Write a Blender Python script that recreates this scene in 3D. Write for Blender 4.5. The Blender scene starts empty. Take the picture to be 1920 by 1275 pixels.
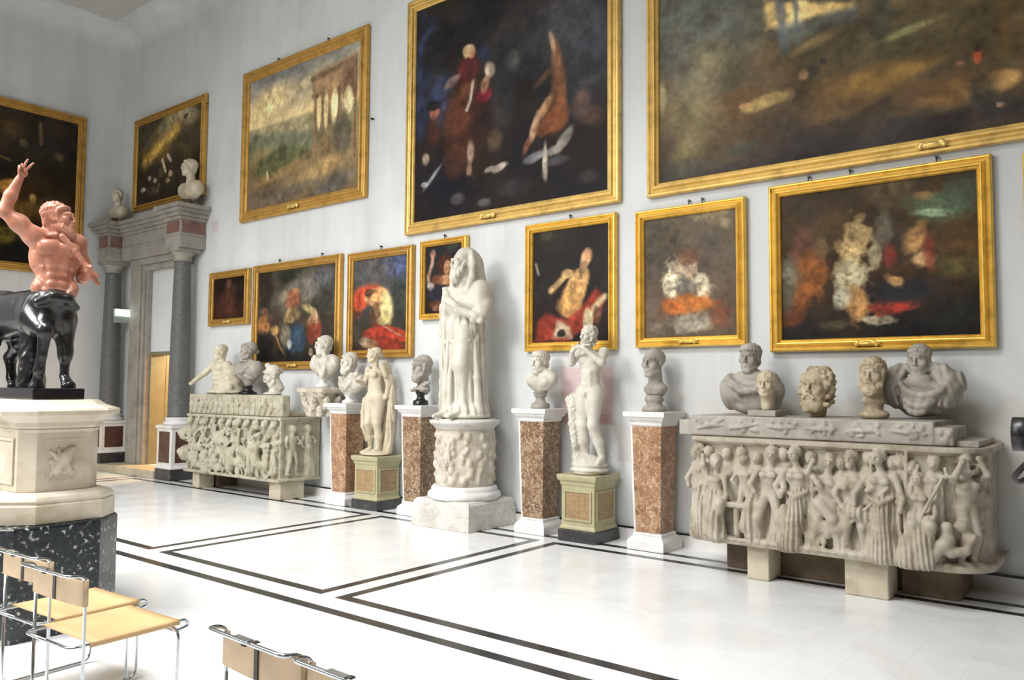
import bpy, bmesh, math, random
import numpy as np
from mathutils import Vector, Matrix

SC = bpy.context.scene
COL = SC.collection
PI = math.pi
random.seed(7)
RNG = np.random.default_rng(11)


def lin(c, g=1.0):
    """0-255 display colour -> linear rgba"""
    o = []
    for v in c[:3]:
        v = v / 255.0
        o.append((v / 12.92 if v <= 0.04045 else ((v + 0.055) / 1.055) ** 2.4) * g)
    return (o[0], o[1], o[2], 1.0)


# ------------------------------------------------------------------ scene helpers
def link(o, parent=None):
    COL.objects.link(o)
    if parent is not None:
        o.parent = parent
    return o


def tag(o, label=None, cat=None, group=None, kind=None):
    if label: o['label'] = label
    if cat: o['category'] = cat
    if group: o['group'] = group
    if kind: o['kind'] = kind
    return o


def thing(name, label, cat, loc=(0, 0, 0), rz=0.0, group=None):
    o = bpy.data.objects.new(name, None)
    o.empty_display_size = 0.1
    link(o)
    o.location = loc
    o.rotation_euler = (0, 0, rz)
    return tag(o, label, cat, group)


def mobj(name, verts, faces, mats, parent=None, smooth=False, midx=None):
    me = bpy.data.meshes.new(name)
    if isinstance(verts, np.ndarray): verts = verts.tolist()
    if isinstance(faces, np.ndarray): faces = faces.tolist()
    me.from_pydata(verts, [], faces)
    for m in (mats if isinstance(mats, (list, tuple)) else [mats]):
        me.materials.append(m)
    if midx is not None:
        me.polygons.foreach_set('material_index', np.asarray(midx, dtype=np.int32))
    if smooth:
        me.polygons.foreach_set('use_smooth', np.ones(len(me.polygons), dtype=bool))
    me.update()
    o = bpy.data.objects.new(name, me)
    return link(o, parent)


class MB:
    """collects simple solids into one mesh"""
    def __init__(s):
        s.v, s.f, s.sm = [], [], []

    def add(s, v, f, smooth=False):
        b = len(s.v)
        s.v += [tuple(p) for p in v]
        s.f += [[b + i for i in q] for q in f]
        s.sm += [smooth] * len(f)
        return s

    def box(s, lo, hi):
        x0, y0, z0 = lo; x1, y1, z1 = hi
        v = [(x0, y0, z0), (x1, y0, z0), (x1, y1, z0), (x0, y1, z0), (x0, y0, z1), (x1, y0, z1), (x1, y1, z1), (x0, y1, z1)]
        return s.add(v, [(0, 3, 2, 1), (4, 5, 6, 7), (0, 1, 5, 4), (1, 2, 6, 5), (2, 3, 7, 6), (3, 0, 4, 7)])

    def rings(s, rings, smooth=False, closed=True, caps=True):
        n = len(rings[0]); v = [p for r in rings for p in r]; f = []
        for i in range(len(rings) - 1):
            for j in range(n if closed else n - 1):
                k = (j + 1) % n
                f.append((i * n + j, i * n + k, (i + 1) * n + k, (i + 1) * n + j))
        s.add(v, f, smooth)
        if caps and closed:
            b = len(s.v) - len(v)
            s.f.append([b + i for i in reversed(range(n))]); s.sm.append(False)
            s.f.append([b + (len(rings) - 1) * n + i for i in range(n)]); s.sm.append(False)
        return s

    def stack(s, hx, hy, prof, c=(0, 0), ch=0.0):
        """moulded block: prof = [(z, offset)], rectangular (or chamfered by ch) plan of half size hx, hy"""
        R = []
        for z, o in prof:
            a, b = hx + o, hy + o
            if ch > 0:
                q = ch + o * 0.586
                q = max(q, 0.005)
                pl = [(-a + q, -b), (a - q, -b), (a, -b + q), (a, b - q), (a - q, b), (-a + q, b), (-a, b - q), (-a, -b + q)]
            else:
                pl = [(-a, -b), (a, -b), (a, b), (-a, b)]
            R.append([(c[0] + x, c[1] + y, z) for x, y in pl])
        return s.rings(R)

    def lathe(s, prof, c=(0, 0), n=40, sx=1.0, sy=1.0):
        R = [[(c[0] + sx * r * math.cos(2 * PI * i / n), c[1] + sy * r * math.sin(2 * PI * i / n), z) for i in range(n)] for z, r in prof]
        return s.rings(R, smooth=True)

    def tube(s, path, r, n=10, caps=True):
        P = [Vector(p) for p in path]; R = []
        up = None
        for i, p in enumerate(P):
            t = (P[min(i + 1, len(P) - 1)] - P[max(i - 1, 0)]).normalized()
            if up is None:
                up = Vector((0, 0, 1)) if abs(t.z) < .9 else Vector((1, 0, 0))
            up = (up - t * up.dot(t)).normalized()
            w = t.cross(up)
            rr = r[i] if isinstance(r, (list, tuple)) else r
            R.append([p + (up * math.cos(2 * PI * k / n) + w * math.sin(2 * PI * k / n)) * rr for k in range(n)])
        return s.rings(R, smooth=True, caps=caps)

    def build(s, name, mats, parent=None, bevel=0.0, seg=2):
        me = bpy.data.meshes.new(name)
        me.from_pydata(s.v, [], s.f)
        for m in (mats if isinstance(mats, (list, tuple)) else [mats]):
            me.materials.append(m)
        me.polygons.foreach_set('use_smooth', np.array(s.sm, dtype=bool))
        me.update()
        o = link(bpy.data.objects.new(name, me), parent)
        if bevel:
            b = o.modifiers.new('bevel', 'BEVEL'); b.width = bevel; b.segments = seg; b.limit_method = 'ANGLE'; b.angle_limit = 0.6
        return o


def arc(c, r, a0, a1, n, plane='xz'):
    o = []
    for i in range(n + 1):
        a = a0 + (a1 - a0) * i / n
        u, w = r * math.cos(a), r * math.sin(a)
        o.append((c[0] + u, c[1], c[2] + w) if plane == 'xz' else (c[0] + u, c[1] + w, c[2]) if plane == 'xy' else (c[0], c[1] + u, c[2] + w))
    return o


def roundpath(pts, r, n=6):
    """polyline with rounded corners"""
    P = [Vector(p) for p in pts]; out = [P[0]]
    for i in range(1, len(P) - 1):
        a, b, c = P[i - 1], P[i], P[i + 1]
        u, w = (a - b), (c - b)
        d = min(r, u.length * .49, w.length * .49)
        p0, p1 = b + u.normalized() * d, b + w.normalized() * d
        for k in range(n + 1):
            t = k / n
            out.append(p0 * (1 - t) ** 2 + b * 2 * t * (1 - t) + p1 * t * t)
    out.append(P[-1])
    return out


# ------------------------------------------------------------------ materials
MATS = {}


class NT:
    def __init__(s, name):
        s.m = bpy.data.materials.new(name); s.m.use_nodes = True
        s.t = s.m.node_tree; s.b = s.t.nodes['Principled BSDF']
        s.co = s.t.nodes.new('ShaderNodeTexCoord')

    def n(s, typ, **kw):
        x = s.t.nodes.new(typ)
        for k, v in kw.items():
            if k.startswith('i_'):
                key = k[2:].replace('_', ' ')
                x.inputs[key].default_value = v
            else:
                setattr(x, k, v)
        return x

    def l(s, a, b): s.t.links.new(a, b); return s

    def noise(s, scale, detail=5, rough=.55, dist=0.0, sc=None, src=None):
        x = s.n('ShaderNodeTexNoise'); x.inputs['Scale'].default_value = scale
        x.inputs['Detail'].default_value = detail; x.inputs['Roughness'].default_value = rough; x.inputs['Distortion'].default_value = dist
        v = src or s.co.outputs['Object']
        if sc:
            mp = s.n('ShaderNodeMapping'); mp.inputs['Scale'].default_value = sc
            s.l(v, mp.inputs['Vector']); v = mp.outputs['Vector']
        s.l(v, x.inputs['Vector'])
        return x.outputs['Fac']

    def ramp(s, fac, stops, interp='LINEAR'):
        r = s.n('ShaderNodeValToRGB'); r.color_ramp.interpolation = interp
        e = r.color_ramp.elements
        while len(e) < len(stops): e.new(0.5)
        for i, (p, c) in enumerate(stops):
            e[i].position = p; e[i].color = c if len(c) == 4 else (*c, 1)
        s.l(fac, r.inputs['Fac'])
        return r.outputs['Color']

    def mix(s, fac, a, b, mode='MIX'):
        x = s.n('ShaderNodeMix'); x.data_type = 'RGBA'; x.blend_type = mode
        for sock, v in ((x.inputs[0], fac), (x.inputs[6], a), (x.inputs[7], b)):
            if hasattr(v, 'is_linked'): s.l(v, sock)
            else: sock.default_value = v
        return x.outputs[2]

    def bump(s, h, strength=.3, dist=.01):
        b = s.n('ShaderNodeBump'); b.inputs['Strength'].default_value = strength; b.inputs['Distance'].default_value = dist
        s.l(h, b.inputs['Height']); s.l(b.outputs['Normal'], s.b.inputs['Normal'])
        return s

    def done(s, col=None, rough=.5, metal=0.0, spec=.5):
        if col is not None:
            if hasattr(col, 'is_linked'): s.l(col, s.b.inputs['Base Color'])
            else: s.b.inputs['Base Color'].default_value = col
        if hasattr(rough, 'is_linked'): s.l(rough, s.b.inputs['Roughness'])
        else: s.b.inputs['Roughness'].default_value = rough
        s.b.inputs['Metallic'].default_value = metal
        s.b.inputs['Specular IOR Level'].default_value = spec
        MATS[s.m.name] = s.m
        return s.m


def marble(name, c1, c2, c3, scale=6, rough=.55, bump=.15, spots=None):
    t = NT(name)
    f = t.noise(scale, 6, .6, .6)
    col = t.ramp(f, [(.25, lin(c3)), (.48, lin(c1)), (.75, lin(c2))])
    if spots:
        g = t.noise(scale * 5, 3, .7)
        col = t.mix(t.ramp(g, [(.55, (0, 0, 0, 1)), (.72, (.7, .7, .7, 1))]), col, lin(spots))
    t.bump(t.noise(scale * 12, 4), bump, .004)
    return t.done(col, rough, spec=.35)


def plain(name, c, rough=.5, metal=0.0, var=.12, scale=20, spec=.5, bump=0):
    t = NT(name)
    k = lin(c)
    d = tuple(v * (1 - var) for v in k[:3]) + (1,)
    u = tuple(min(1, v * (1 + var)) for v in k[:3]) + (1,)
    f = t.noise(scale, 4)
    col = t.ramp(f, [(.3, d), (.7, u)])
    if bump: t.bump(f, bump, .003)
    return t.done(col, rough, metal, spec)


def breccia(name, cols, scale=7, rough=.28):
    t = NT(name)
    w = t.noise(scale * .7, 4, .6)
    v = t.n('ShaderNodeTexVoronoi', feature='F1'); v.inputs['Scale'].default_value = scale
    mp = t.n('ShaderNodeVectorMath', operation='ADD')
    nz = t.n('ShaderNodeTexNoise'); nz.inputs['Scale'].default_value = scale * 1.3; nz.inputs['Detail'].default_value = 4
    t.l(t.co.outputs['Object'], nz.inputs['Vector'])
    vs = t.n('ShaderNodeVectorMath', operation='SCALE'); vs.inputs['Scale'].default_value = .3
    t.l(nz.outputs['Color'], vs.inputs[0]); t.l(t.co.outputs['Object'], mp.inputs[0]); t.l(vs.outputs[0], mp.inputs[1]); t.l(mp.outputs[0], v.inputs['Vector'])
    col = t.ramp(v.outputs['Color'], [(i / (len(cols) - 1), lin(c)) for i, c in enumerate(cols)])
    d = t.n('ShaderNodeTexVoronoi', feature='DISTANCE_TO_EDGE'); d.inputs['Scale'].default_value = scale; t.l(mp.outputs[0], d.inputs['Vector'])
    edge = t.ramp(d.outputs['Distance'], [(.0, (.6, .6, .6, 1)), (.08, (0, 0, 0, 1))])
    col = t.mix(edge, col, lin(cols[0]))
    f2 = t.noise(scale * 2.2, 6, .75)
    col = t.mix(t.ramp(f2, [(.4, (0, 0, 0, 1)), (.66, (.8, .8, .8, 1))]), col, lin(cols[-1]))
    f3 = t.noise(scale * 1.7 + 3, 6, .7)
    col = t.mix(t.ramp(f3, [(.56, (0, 0, 0, 1)), (.68, (.85, .85, .85, 1))]), col, lin(cols[-2]))
    return t.done(col, rough, spec=.4)


# ------------------------------------------------------------------ sculpting by signed distance
class Sculpt:
    def __init__(s, lo, hi, h):
        s.lo = np.array(lo, float); s.h = h
        s.n = np.ceil((np.array(hi, float) - s.lo) / h).astype(int) + 2
        s.d = np.full(tuple(s.n), 9.0, np.float32)
        s.frame()

    def frame(s, t=(0, 0, 0), R=None, k=1.0):
        s.t = np.array(t, float); s.A = np.eye(3) if R is None else np.array(R, float); s.k = k
        return s

    def P(s, p): return s.t + s.k * (s.A @ np.array(p, float))

    def _reg(s, lo, hi):
        i0 = np.maximum(0, np.floor((lo - s.lo) / s.h).astype(int)); i1 = np.minimum(s.n, np.ceil((hi - s.lo) / s.h).astype(int) + 1)
        if np.any(i1 <= i0): return None
        ax = [(s.lo[a] + s.h * np.arange(i0[a], i1[a])).astype(np.float32) for a in range(3)]
        return tuple(slice(i0[a], i1[a]) for a in range(3)), ax[0][:, None, None], ax[1][None, :, None], ax[2][None, None, :]

    def _put(s, fn, lo, hi, k, sub, disp):
        pad = k + 3 * s.h + (.03 if disp else 0)
        r = s._reg(lo - pad, hi + pad)
        if r is None: return s
        sl, X, Y, Z = r
        g = fn(X, Y, Z)
        if disp is not None: g = g + disp(X, Y, Z)
        d = s.d[sl]
        if sub:
            g = -g
            if k > 0:
                h = np.maximum(k - np.abs(d - g), 0) / k
                s.d[sl] = np.maximum(d, g) + h * h * k * .25
            else: s.d[sl] = np.maximum(d, g)
        elif k > 0:
            h = np.maximum(k - np.abs(d - g), 0) / k
            s.d[sl] = np.minimum(d, g) - h * h * k * .25
        else: s.d[sl] = np.minimum(d, g)
        return s

    def cap(s, a, b, r1, r2=None, k=.02, sub=False, disp=None):
        r2 = r1 if r2 is None else r2
        a, b = s.P(a), s.P(b); r1, r2, k = r1 * s.k, r2 * s.k, k * s.k
        ba = b - a; L = float(ba @ ba) + 1e-9

        def fn(X, Y, Z):
            x, y, z = X - a[0], Y - a[1], Z - a[2]
            t = np.clip((x * ba[0] + y * ba[1] + z * ba[2]) / L, 0, 1)
            return np.sqrt((x - t * ba[0]) ** 2 + (y - t * ba[1]) ** 2 + (z - t * ba[2]) ** 2) - (r1 + (r2 - r1) * t)
        m = max(r1, r2)
        return s._put(fn, np.minimum(a, b) - m, np.maximum(a, b) + m, k, sub, disp)

    def path(s, pts, rad, k=.02, sub=False, disp=None):
        for i in range(len(pts) - 1):
            s.cap(pts[i], pts[i + 1], rad[i], rad[i + 1], k, sub, disp)
        return s

    def ell(s, c, r, R=None, k=.02, sub=False, disp=None):
        c = s.P(c); r = np.maximum(np.array(r, float) * s.k, 1e-3); k = k * s.k
        M = (s.A @ (np.eye(3) if R is None else np.array(R, float))).T

        def fn(X, Y, Z):
            x, y, z = X - c[0], Y - c[1], Z - c[2]
            p = [(M[i, 0] * x + M[i, 1] * y + M[i, 2] * z) / r[i] for i in range(3)]
            k0 = np.sqrt(p[0] ** 2 + p[1] ** 2 + p[2] ** 2)
            k1 = np.sqrt((p[0] / r[0]) ** 2 + (p[1] / r[1]) ** 2 + (p[2] / r[2]) ** 2) + 1e-6
            return k0 * (k0 - 1) / k1
        ext = np.sqrt(((M.T * r) ** 2).sum(1))
        return s._put(fn, c - ext, c + ext, k, sub, disp)

    def box(s, c, hs, rad=.01, R=None, k=.01, sub=False, disp=None):
        c = s.P(c); hs = np.array(hs, float) * s.k; rad *= s.k; k *= s.k
        M = (s.A @ (np.eye(3) if R is None else np.array(R, float))).T

        def fn(X, Y, Z):
            x, y, z = X - c[0], Y - c[1], Z - c[2]
            q = [np.abs(M[i, 0] * x + M[i, 1] * y + M[i, 2] * z) - (hs[i] - rad) for i in range(3)]
            return np.sqrt(sum(np.maximum(v, 0) ** 2 for v in q)) + np.minimum(np.maximum(np.maximum(q[0], q[1]), q[2]), 0) - rad
        ext = np.abs(M.T) @ hs
        return s._put(fn, c - ext, c + ext, k, sub, disp)

    def build(s, name, mat, parent=None, smooth=1):
        d = s.d.copy()
        for a in range(3):      # close the surface at the grid border
            ix = [slice(None)] * 3
            for e in (0, -1):
                ix[a] = e; d[tuple(ix)] = np.maximum(d[tuple(ix)], s.h * .3)
        S = d < 0
        tot = np.zeros([n - 1 for n in d.shape], np.int8)
        for i in (0, 1):
            for j in (0, 1):
                for k in (0, 1):
                    tot += S[i:d.shape[0] - 1 + i, j:d.shape[1] - 1 + j, k:d.shape[2] - 1 + k]
        m = (tot > 0) & (tot < 8)
        ci = np.argwhere(m); n = len(ci)
        idx = np.full(m.shape, -1, np.int64); idx[m] = np.arange(n)
        P = np.zeros((n, 3)); W = np.zeros(n)
        cs = [(i, j, k) for i in (0, 1) for j in (0, 1) for k in (0, 1)]
        for a in cs:
            for ax in range(3):
                if a[ax]: continue
                b = list(a); b[ax] = 1
                da = d[ci[:, 0] + a[0], ci[:, 1] + a[1], ci[:, 2] + a[2]]; db = d[ci[:, 0] + b[0], ci[:, 1] + b[1], ci[:, 2] + b[2]]
                x = (da < 0) != (db < 0)
                t = np.where(x, da / np.where(x, da - db, 1), 0)
                q = np.tile(np.array(a, float), (n, 1)); q[:, ax] += t
                P[x] += q[x]; W[x] += 1
        P /= W[:, None]
        V = s.lo + s.h * (ci + P)
        F = []
        for ax in range(3):
            u, w = (ax + 1) % 3, (ax + 2) % 3
            A = np.take(S, range(0, S.shape[ax] - 1), ax); B = np.take(S, range(1, S.shape[ax]), ax)
            for inside, rev in ((A & ~B, False), (~A & B, True)):
                e = np.argwhere(inside)
                e = e[(e[:, u] > 0) & (e[:, w] > 0) & (e[:, u] < S.shape[u] - 1) & (e[:, w] < S.shape[w] - 1)]
                def cell(du, dw):
                    c = e.copy(); c[:, u] += du; c[:, w] += dw
                    return idx[c[:, 0], c[:, 1], c[:, 2]]
                q = np.stack([cell(-1, -1), cell(0, -1), cell(0, 0), cell(-1, 0)], 1)
                F.append(q[:, ::-1] if rev else q)
        F = np.concatenate(F)
        F = F[(F >= 0).all(1)]
        for _ in range(smooth):
            acc = np.zeros_like(V); cnt = np.zeros(n)
            for a, b in ((0, 1), (1, 2), (2, 3), (3, 0)):
                np.add.at(acc, F[:, a], V[F[:, b]]); np.add.at(cnt, F[:, a], 1)
            V = np.where(cnt[:, None] > 0, .5 * V + .5 * acc / np.maximum(cnt, 1)[:, None], V)
        me = bpy.data.meshes.new(name)
        me.vertices.add(n); me.vertices.foreach_set('co', V.astype(np.float32).ravel())
        nf = len(F)
        me.loops.add(nf * 4); me.loops.foreach_set('vertex_index', F.astype(np.int32).ravel())
        me.polygons.add(nf)
        me.polygons.foreach_set('loop_start', np.arange(0, nf * 4, 4, dtype=np.int32))
        me.polygons.foreach_set('loop_total', np.full(nf, 4, dtype=np.int32))
        me.polygons.foreach_set('use_smooth', np.ones(nf, dtype=bool))
        me.materials.append(mat)
        me.update(calc_edges=True); me.validate()
        return link(bpy.data.objects.new(name, me), parent)


def rot(ax, deg):
    return np.array(Matrix.Rotation(math.radians(deg), 3, ax))


def curls(freq, amp, ph=0.0):
    return lambda X, Y, Z: (amp * (np.sin(freq * X + ph + 1.3 * np.sin(freq * .6 * Z)) * np.sin(freq * 1.1 * Y + 2 * ph) * np.sin(freq * .9 * Z + ph + np.sin(freq * .5 * X)))).astype(np.float32)


def strands(freq, amp, ax='x', wob=1.0):
    def f(X, Y, Z):
        q = {'x': X, 'y': Y, 'z': Z}[ax]
        return (amp * np.sin(freq * q + wob * np.sin(freq * .06 * (X + Y * 1.3 + .6 * Z)))).astype(np.float32) + 0 * (X + Y + Z)
    return f


def folds(c, n, amp, twist=0.0, wob=.6):
    def f(X, Y, Z):
        a = np.arctan2(Y - c[1], X - c[0])
        w = np.sin(n * a + twist * Z + wob * np.sin(5 * Z + 2 * a))
        return (amp * (np.abs(w) ** .7 * np.sign(w))).astype(np.float32)
    return f


def slant(nx, nz, freq, amp, ny=0.0):
    return lambda X, Y, Z: (amp * np.sin(freq * (nx * X + nz * Z + ny * Y) + 1.2 * np.sin(6 * (X - Z)))).astype(np.float32)
# ------------------------------------------------------------------ the palette
def wall_mat():
    t = NT('whitewash')
    P = t.co.outputs['Object']
    f = t.noise(.55, 6, .6, .3)
    col = t.ramp(f, [(.2, lin((201, 201, 198))), (.5, lin((214, 216, 216))), (.8, lin((225, 228, 229)))])
    g = t.noise(1.0, 5, .65, .0, sc=(1.6, 1.6, .25))
    col = t.mix(t.ramp(g, [(.45, (0, 0, 0, 1)), (.8, (.4, .4, .4, 1))]), col, lin((164, 165, 161)))
    h = t.noise(9, 6, .7)
    col = t.mix(t.ramp(h, [(.6, (0, 0, 0, 1)), (.8, (.35, .35, .35, 1))]), col, lin((160, 158, 152)))
    t.bump(t.noise(3, 8, .6), .25, .01)
    return t.done(col, .85, spec=.2)


def stain_mat(name, c):
    t = NT(name)
    f = t.noise(3.2, 6, .7, .5)
    col = t.ramp(f, [(.3, lin((214, 212, 208))), (.48, lin(tuple(.5 * a + .5 * b for a, b in zip(c, (214, 212, 208)))))  , (.7, lin(c))])
    return t.done(col, .85, spec=.2)


def floor_mat():
    t = NT('white_floor_marble')
    f = t.noise(1.3, 6, .6, .8)
    col = t.ramp(f, [(.3, lin((222, 222, 220))), (.55, lin((234, 235, 235)))])
    br = t.n('ShaderNodeTexBrick', offset=0.0, squash=1.0)
    br.inputs['Scale'].default_value = 1.0; br.inputs['Mortar Size'].default_value = .004; br.inputs['Mortar Smooth'].default_value = .6
    br.inputs['Brick Width'].default_value = .31; br.inputs['Row Height'].default_value = .31
    br.inputs['Color1'].default_value = (1, 1, 1, 1); br.inputs['Color2'].default_value = (.985, .985, .985, 1); br.inputs['Mortar'].default_value = (.9, .9, .9, 1)
    t.l(t.co.outputs['Object'], br.inputs['Vector'])
    col = t.mix(1.0, col, br.outputs['Color'], 'MULTIPLY')
    r = t.ramp(t.noise(2.5, 5), [(.3, (.14, .14, .14, 1)), (.7, (.26, .26, .26, 1))])
    return t.done(col, r, spec=.5)


def gold_mat(name, c, rough=.4):
    t = NT(name)
    k = lin(c)
    f = t.noise(7, 6, .65)
    col = t.ramp(f, [(.25, tuple(v * .6 for v in k[:3]) + (1,)), (.5, k), (.8, tuple(min(1, v * 1.2) for v in k[:3]) + (1,))])
    t.bump(t.noise(60, 3), .1, .002)
    return t.done(col, rough, .55, .5)


def paint_mat():
    t = NT('oil_paint')
    a = t.n('ShaderNodeAttribute', attribute_name='paint')
    f = t.noise(14, 6, .7)
    col = t.mix(1.0, a.outputs['Color'], t.ramp(f, [(.25, (.72, .72, .72, 1)), (.7, (1.2, 1.2, 1.2, 1))]), 'MULTIPLY')
    t.bump(t.noise(40, 5), .12, .003)
    return t.done(col, .5, spec=.14)


def granite(name, base, spot, dark, scale=14, rough=.3, det=5):
    t = NT(name)
    f = t.noise(scale, det, .75 if det > 2 else .5, .4 if det > 2 else 0)
    col = t.ramp(f, [(.3, lin(dark)), (.5, lin(base)), (.6, lin(base)), (.7, lin(spot))])
    return t.done(col, rough, spec=.5)


M = {}
M['wall'] = wall_mat()
M['ceiling'] = plain('ceiling_plaster', (196, 195, 190), .9, var=.05, scale=.8)
M['floor'] = floor_mat()
M['band'] = plain('black_inlay', (22, 23, 27), .22, var=.3, scale=9)
M['pink'] = stain_mat('pink_wall_patch', (196, 162, 160))
M['red'] = stain_mat('red_wall_patch', (200, 166, 162))
M['gold'] = gold_mat('bright_gilding', (238, 194, 92), .36)
M['goldlow'] = gold_mat('worn_gilding', (200, 156, 80), .45)
M['goldpale'] = gold_mat('pale_gilding', (226, 190, 112), .4)
M['paint'] = paint_mat()
M['white'] = marble('white_statuary_marble', (200, 195, 182), (214, 210, 200), (172, 163, 146), 4, .5)
M['warm'] = marble('cream_statuary_marble', (198, 186, 162), (212, 202, 182), (168, 150, 122), 4, .5)
M['grey'] = marble('grey_statuary_marble', (160, 154, 144), (180, 174, 164), (126, 118, 106), 5, .55)
M['aged'] = marble('aged_sarcophagus_marble', (168, 158, 142), (188, 180, 166), (130, 116, 96), 5, .6, .25)
M['agedwarm'] = marble('weathered_cream_marble', (206, 198, 176), (220, 214, 196), (174, 160, 130), 6, .6, .25)
M['battle'] = marble('weathered_grey_cream_marble', (172, 166, 146), (190, 184, 166), (140, 130, 106), 6, .65, .25)
M['brownhead'] = marble('brown_stained_marble', (172, 156, 130), (200, 188, 164), (128, 106, 78), 9, .55)
M['slab'] = marble('white_slab_marble', (220, 219, 216), (232, 232, 230), (190, 188, 184), 3, .35)
M['plinth'] = marble('pale_plinth_marble', (200, 197, 190), (216, 214, 208), (168, 160, 148), 4, .6, .3, (150, 138, 122))
M['drum'] = marble('mottled_drum_marble', (192, 182, 166), (210, 204, 192), (150, 136, 116), 7, .6, .4)
M['rosy'] = breccia('rosy_breccia', [(84, 58, 42), (150, 110, 82), (180, 140, 106), (206, 178, 146), (140, 100, 74)], 15)
M['brown'] = breccia('brown_breccia', [(66, 46, 34), (120, 88, 64), (146, 112, 84), (204, 184, 152), (108, 78, 58)], 18)
M['olive'] = plain('olive_painted_wood', (170, 163, 128), .5, var=.1, scale=8)
M['panel'] = breccia('tan_stone_panel', [(120, 98, 66), (150, 122, 80), (164, 134, 92), (140, 116, 84), (170, 146, 108)], 12)
M['darkbase'] = granite('dark_veined_marble', (58, 57, 58), (150, 148, 146), (34, 33, 36), 16)
M['granite'] = granite('dark_green_granite', (32, 38, 41), (172, 178, 170), (16, 20, 22), 28, .25, 2)
M['column'] = granite('grey_granite', (98, 98, 96), (150, 150, 148), (70, 70, 70), 26, .5)
M['doorstone'] = marble('grey_door_marble', (150, 145, 136), (166, 162, 154), (122, 116, 106), 3, .6)
M['redstone'] = marble('dull_red_marble', (122, 92, 82), (142, 114, 102), (98, 72, 64), 6, .4)
M['darkpanel'] = marble('dark_red_panel', (84, 56, 46), (104, 74, 60), (60, 38, 32), 5, .4)
M['step'] = marble('beige_step_marble', (186, 176, 154), (200, 192, 172), (164, 150, 124), 3, .5)
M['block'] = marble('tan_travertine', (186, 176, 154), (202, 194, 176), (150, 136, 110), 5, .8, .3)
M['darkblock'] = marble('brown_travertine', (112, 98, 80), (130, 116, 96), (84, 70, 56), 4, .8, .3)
M['yellow'] = plain('yellow_room_plaster', (216, 170, 84), .8, var=.06, scale=2)
M['doorwood'] = plain('grey_green_door_paint', (124, 122, 98), .5, var=.1, scale=6)
M['signgrey'] = plain('grey_plastic', (150, 156, 152), .4, var=.05)
M['black'] = plain('black_plastic', (18, 17, 18), .35, var=.2)
M['blackstone'] = plain('black_stone', (30, 29, 30), .22, var=.3, scale=12)
M['red_marble'] = marble('red_centaur_marble', (176, 118, 96), (198, 146, 124), (146, 90, 72), 8, .3, .05)
M['black_marble'] = granite('black_centaur_marble', (34, 34, 35), (74, 74, 74), (22, 22, 24), 8, .2)
M['pedestal'] = marble('streaked_pedestal_marble', (198, 188, 170), (214, 208, 194), (164, 150, 124), 3, .55, .2)
M['chrome'] = plain('chromed_steel', (196, 200, 204), .18, 1.0, .04)
M['leather'] = plain('tan_leather', (196, 162, 116), .5, var=.1, scale=5, bump=.1)
M['leatherback'] = plain('worn_back_leather', (180, 156, 126), .55, var=.12, scale=7)
M['steel'] = plain('dark_steel', (70, 68, 66), .4, .8)
M['skin'] = plain('skin', (196, 146, 124), .5, var=.05)
M['hair'] = plain('dark_hair', (46, 34, 26), .6, var=.2)
M['navy'] = plain('navy_cloth', (40, 44, 60), .8, var=.1)
M['denim'] = plain('denim_cloth', (58, 70, 92), .85, var=.12)
M['glass'] = None
t_ = NT('lamp_glow'); t_.b.inputs['Emission Color'].default_value = (.8, 1, .86, 1); t_.b.inputs['Emission Strength'].default_value = 8.0
M['lamp'] = t_.done(lin((235, 245, 238)), .4)
t_ = NT('pane_glass'); t_.b.inputs['Transmission Weight'].default_value = 1.0
M['glass'] = t_.done((1, 1, 1, 1), .02)
M['southwall'] = plain('darkened_unseen_wall', (120, 112, 98), .9, var=.1, scale=1)  # unseen walls made darker than the whitewash to cut bounced light
# ------------------------------------------------------------------ the room (camera at x=0, y=0; long wall at y=8)
WY, EX, ZC = 8.0, -16.8, 9.1


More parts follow.
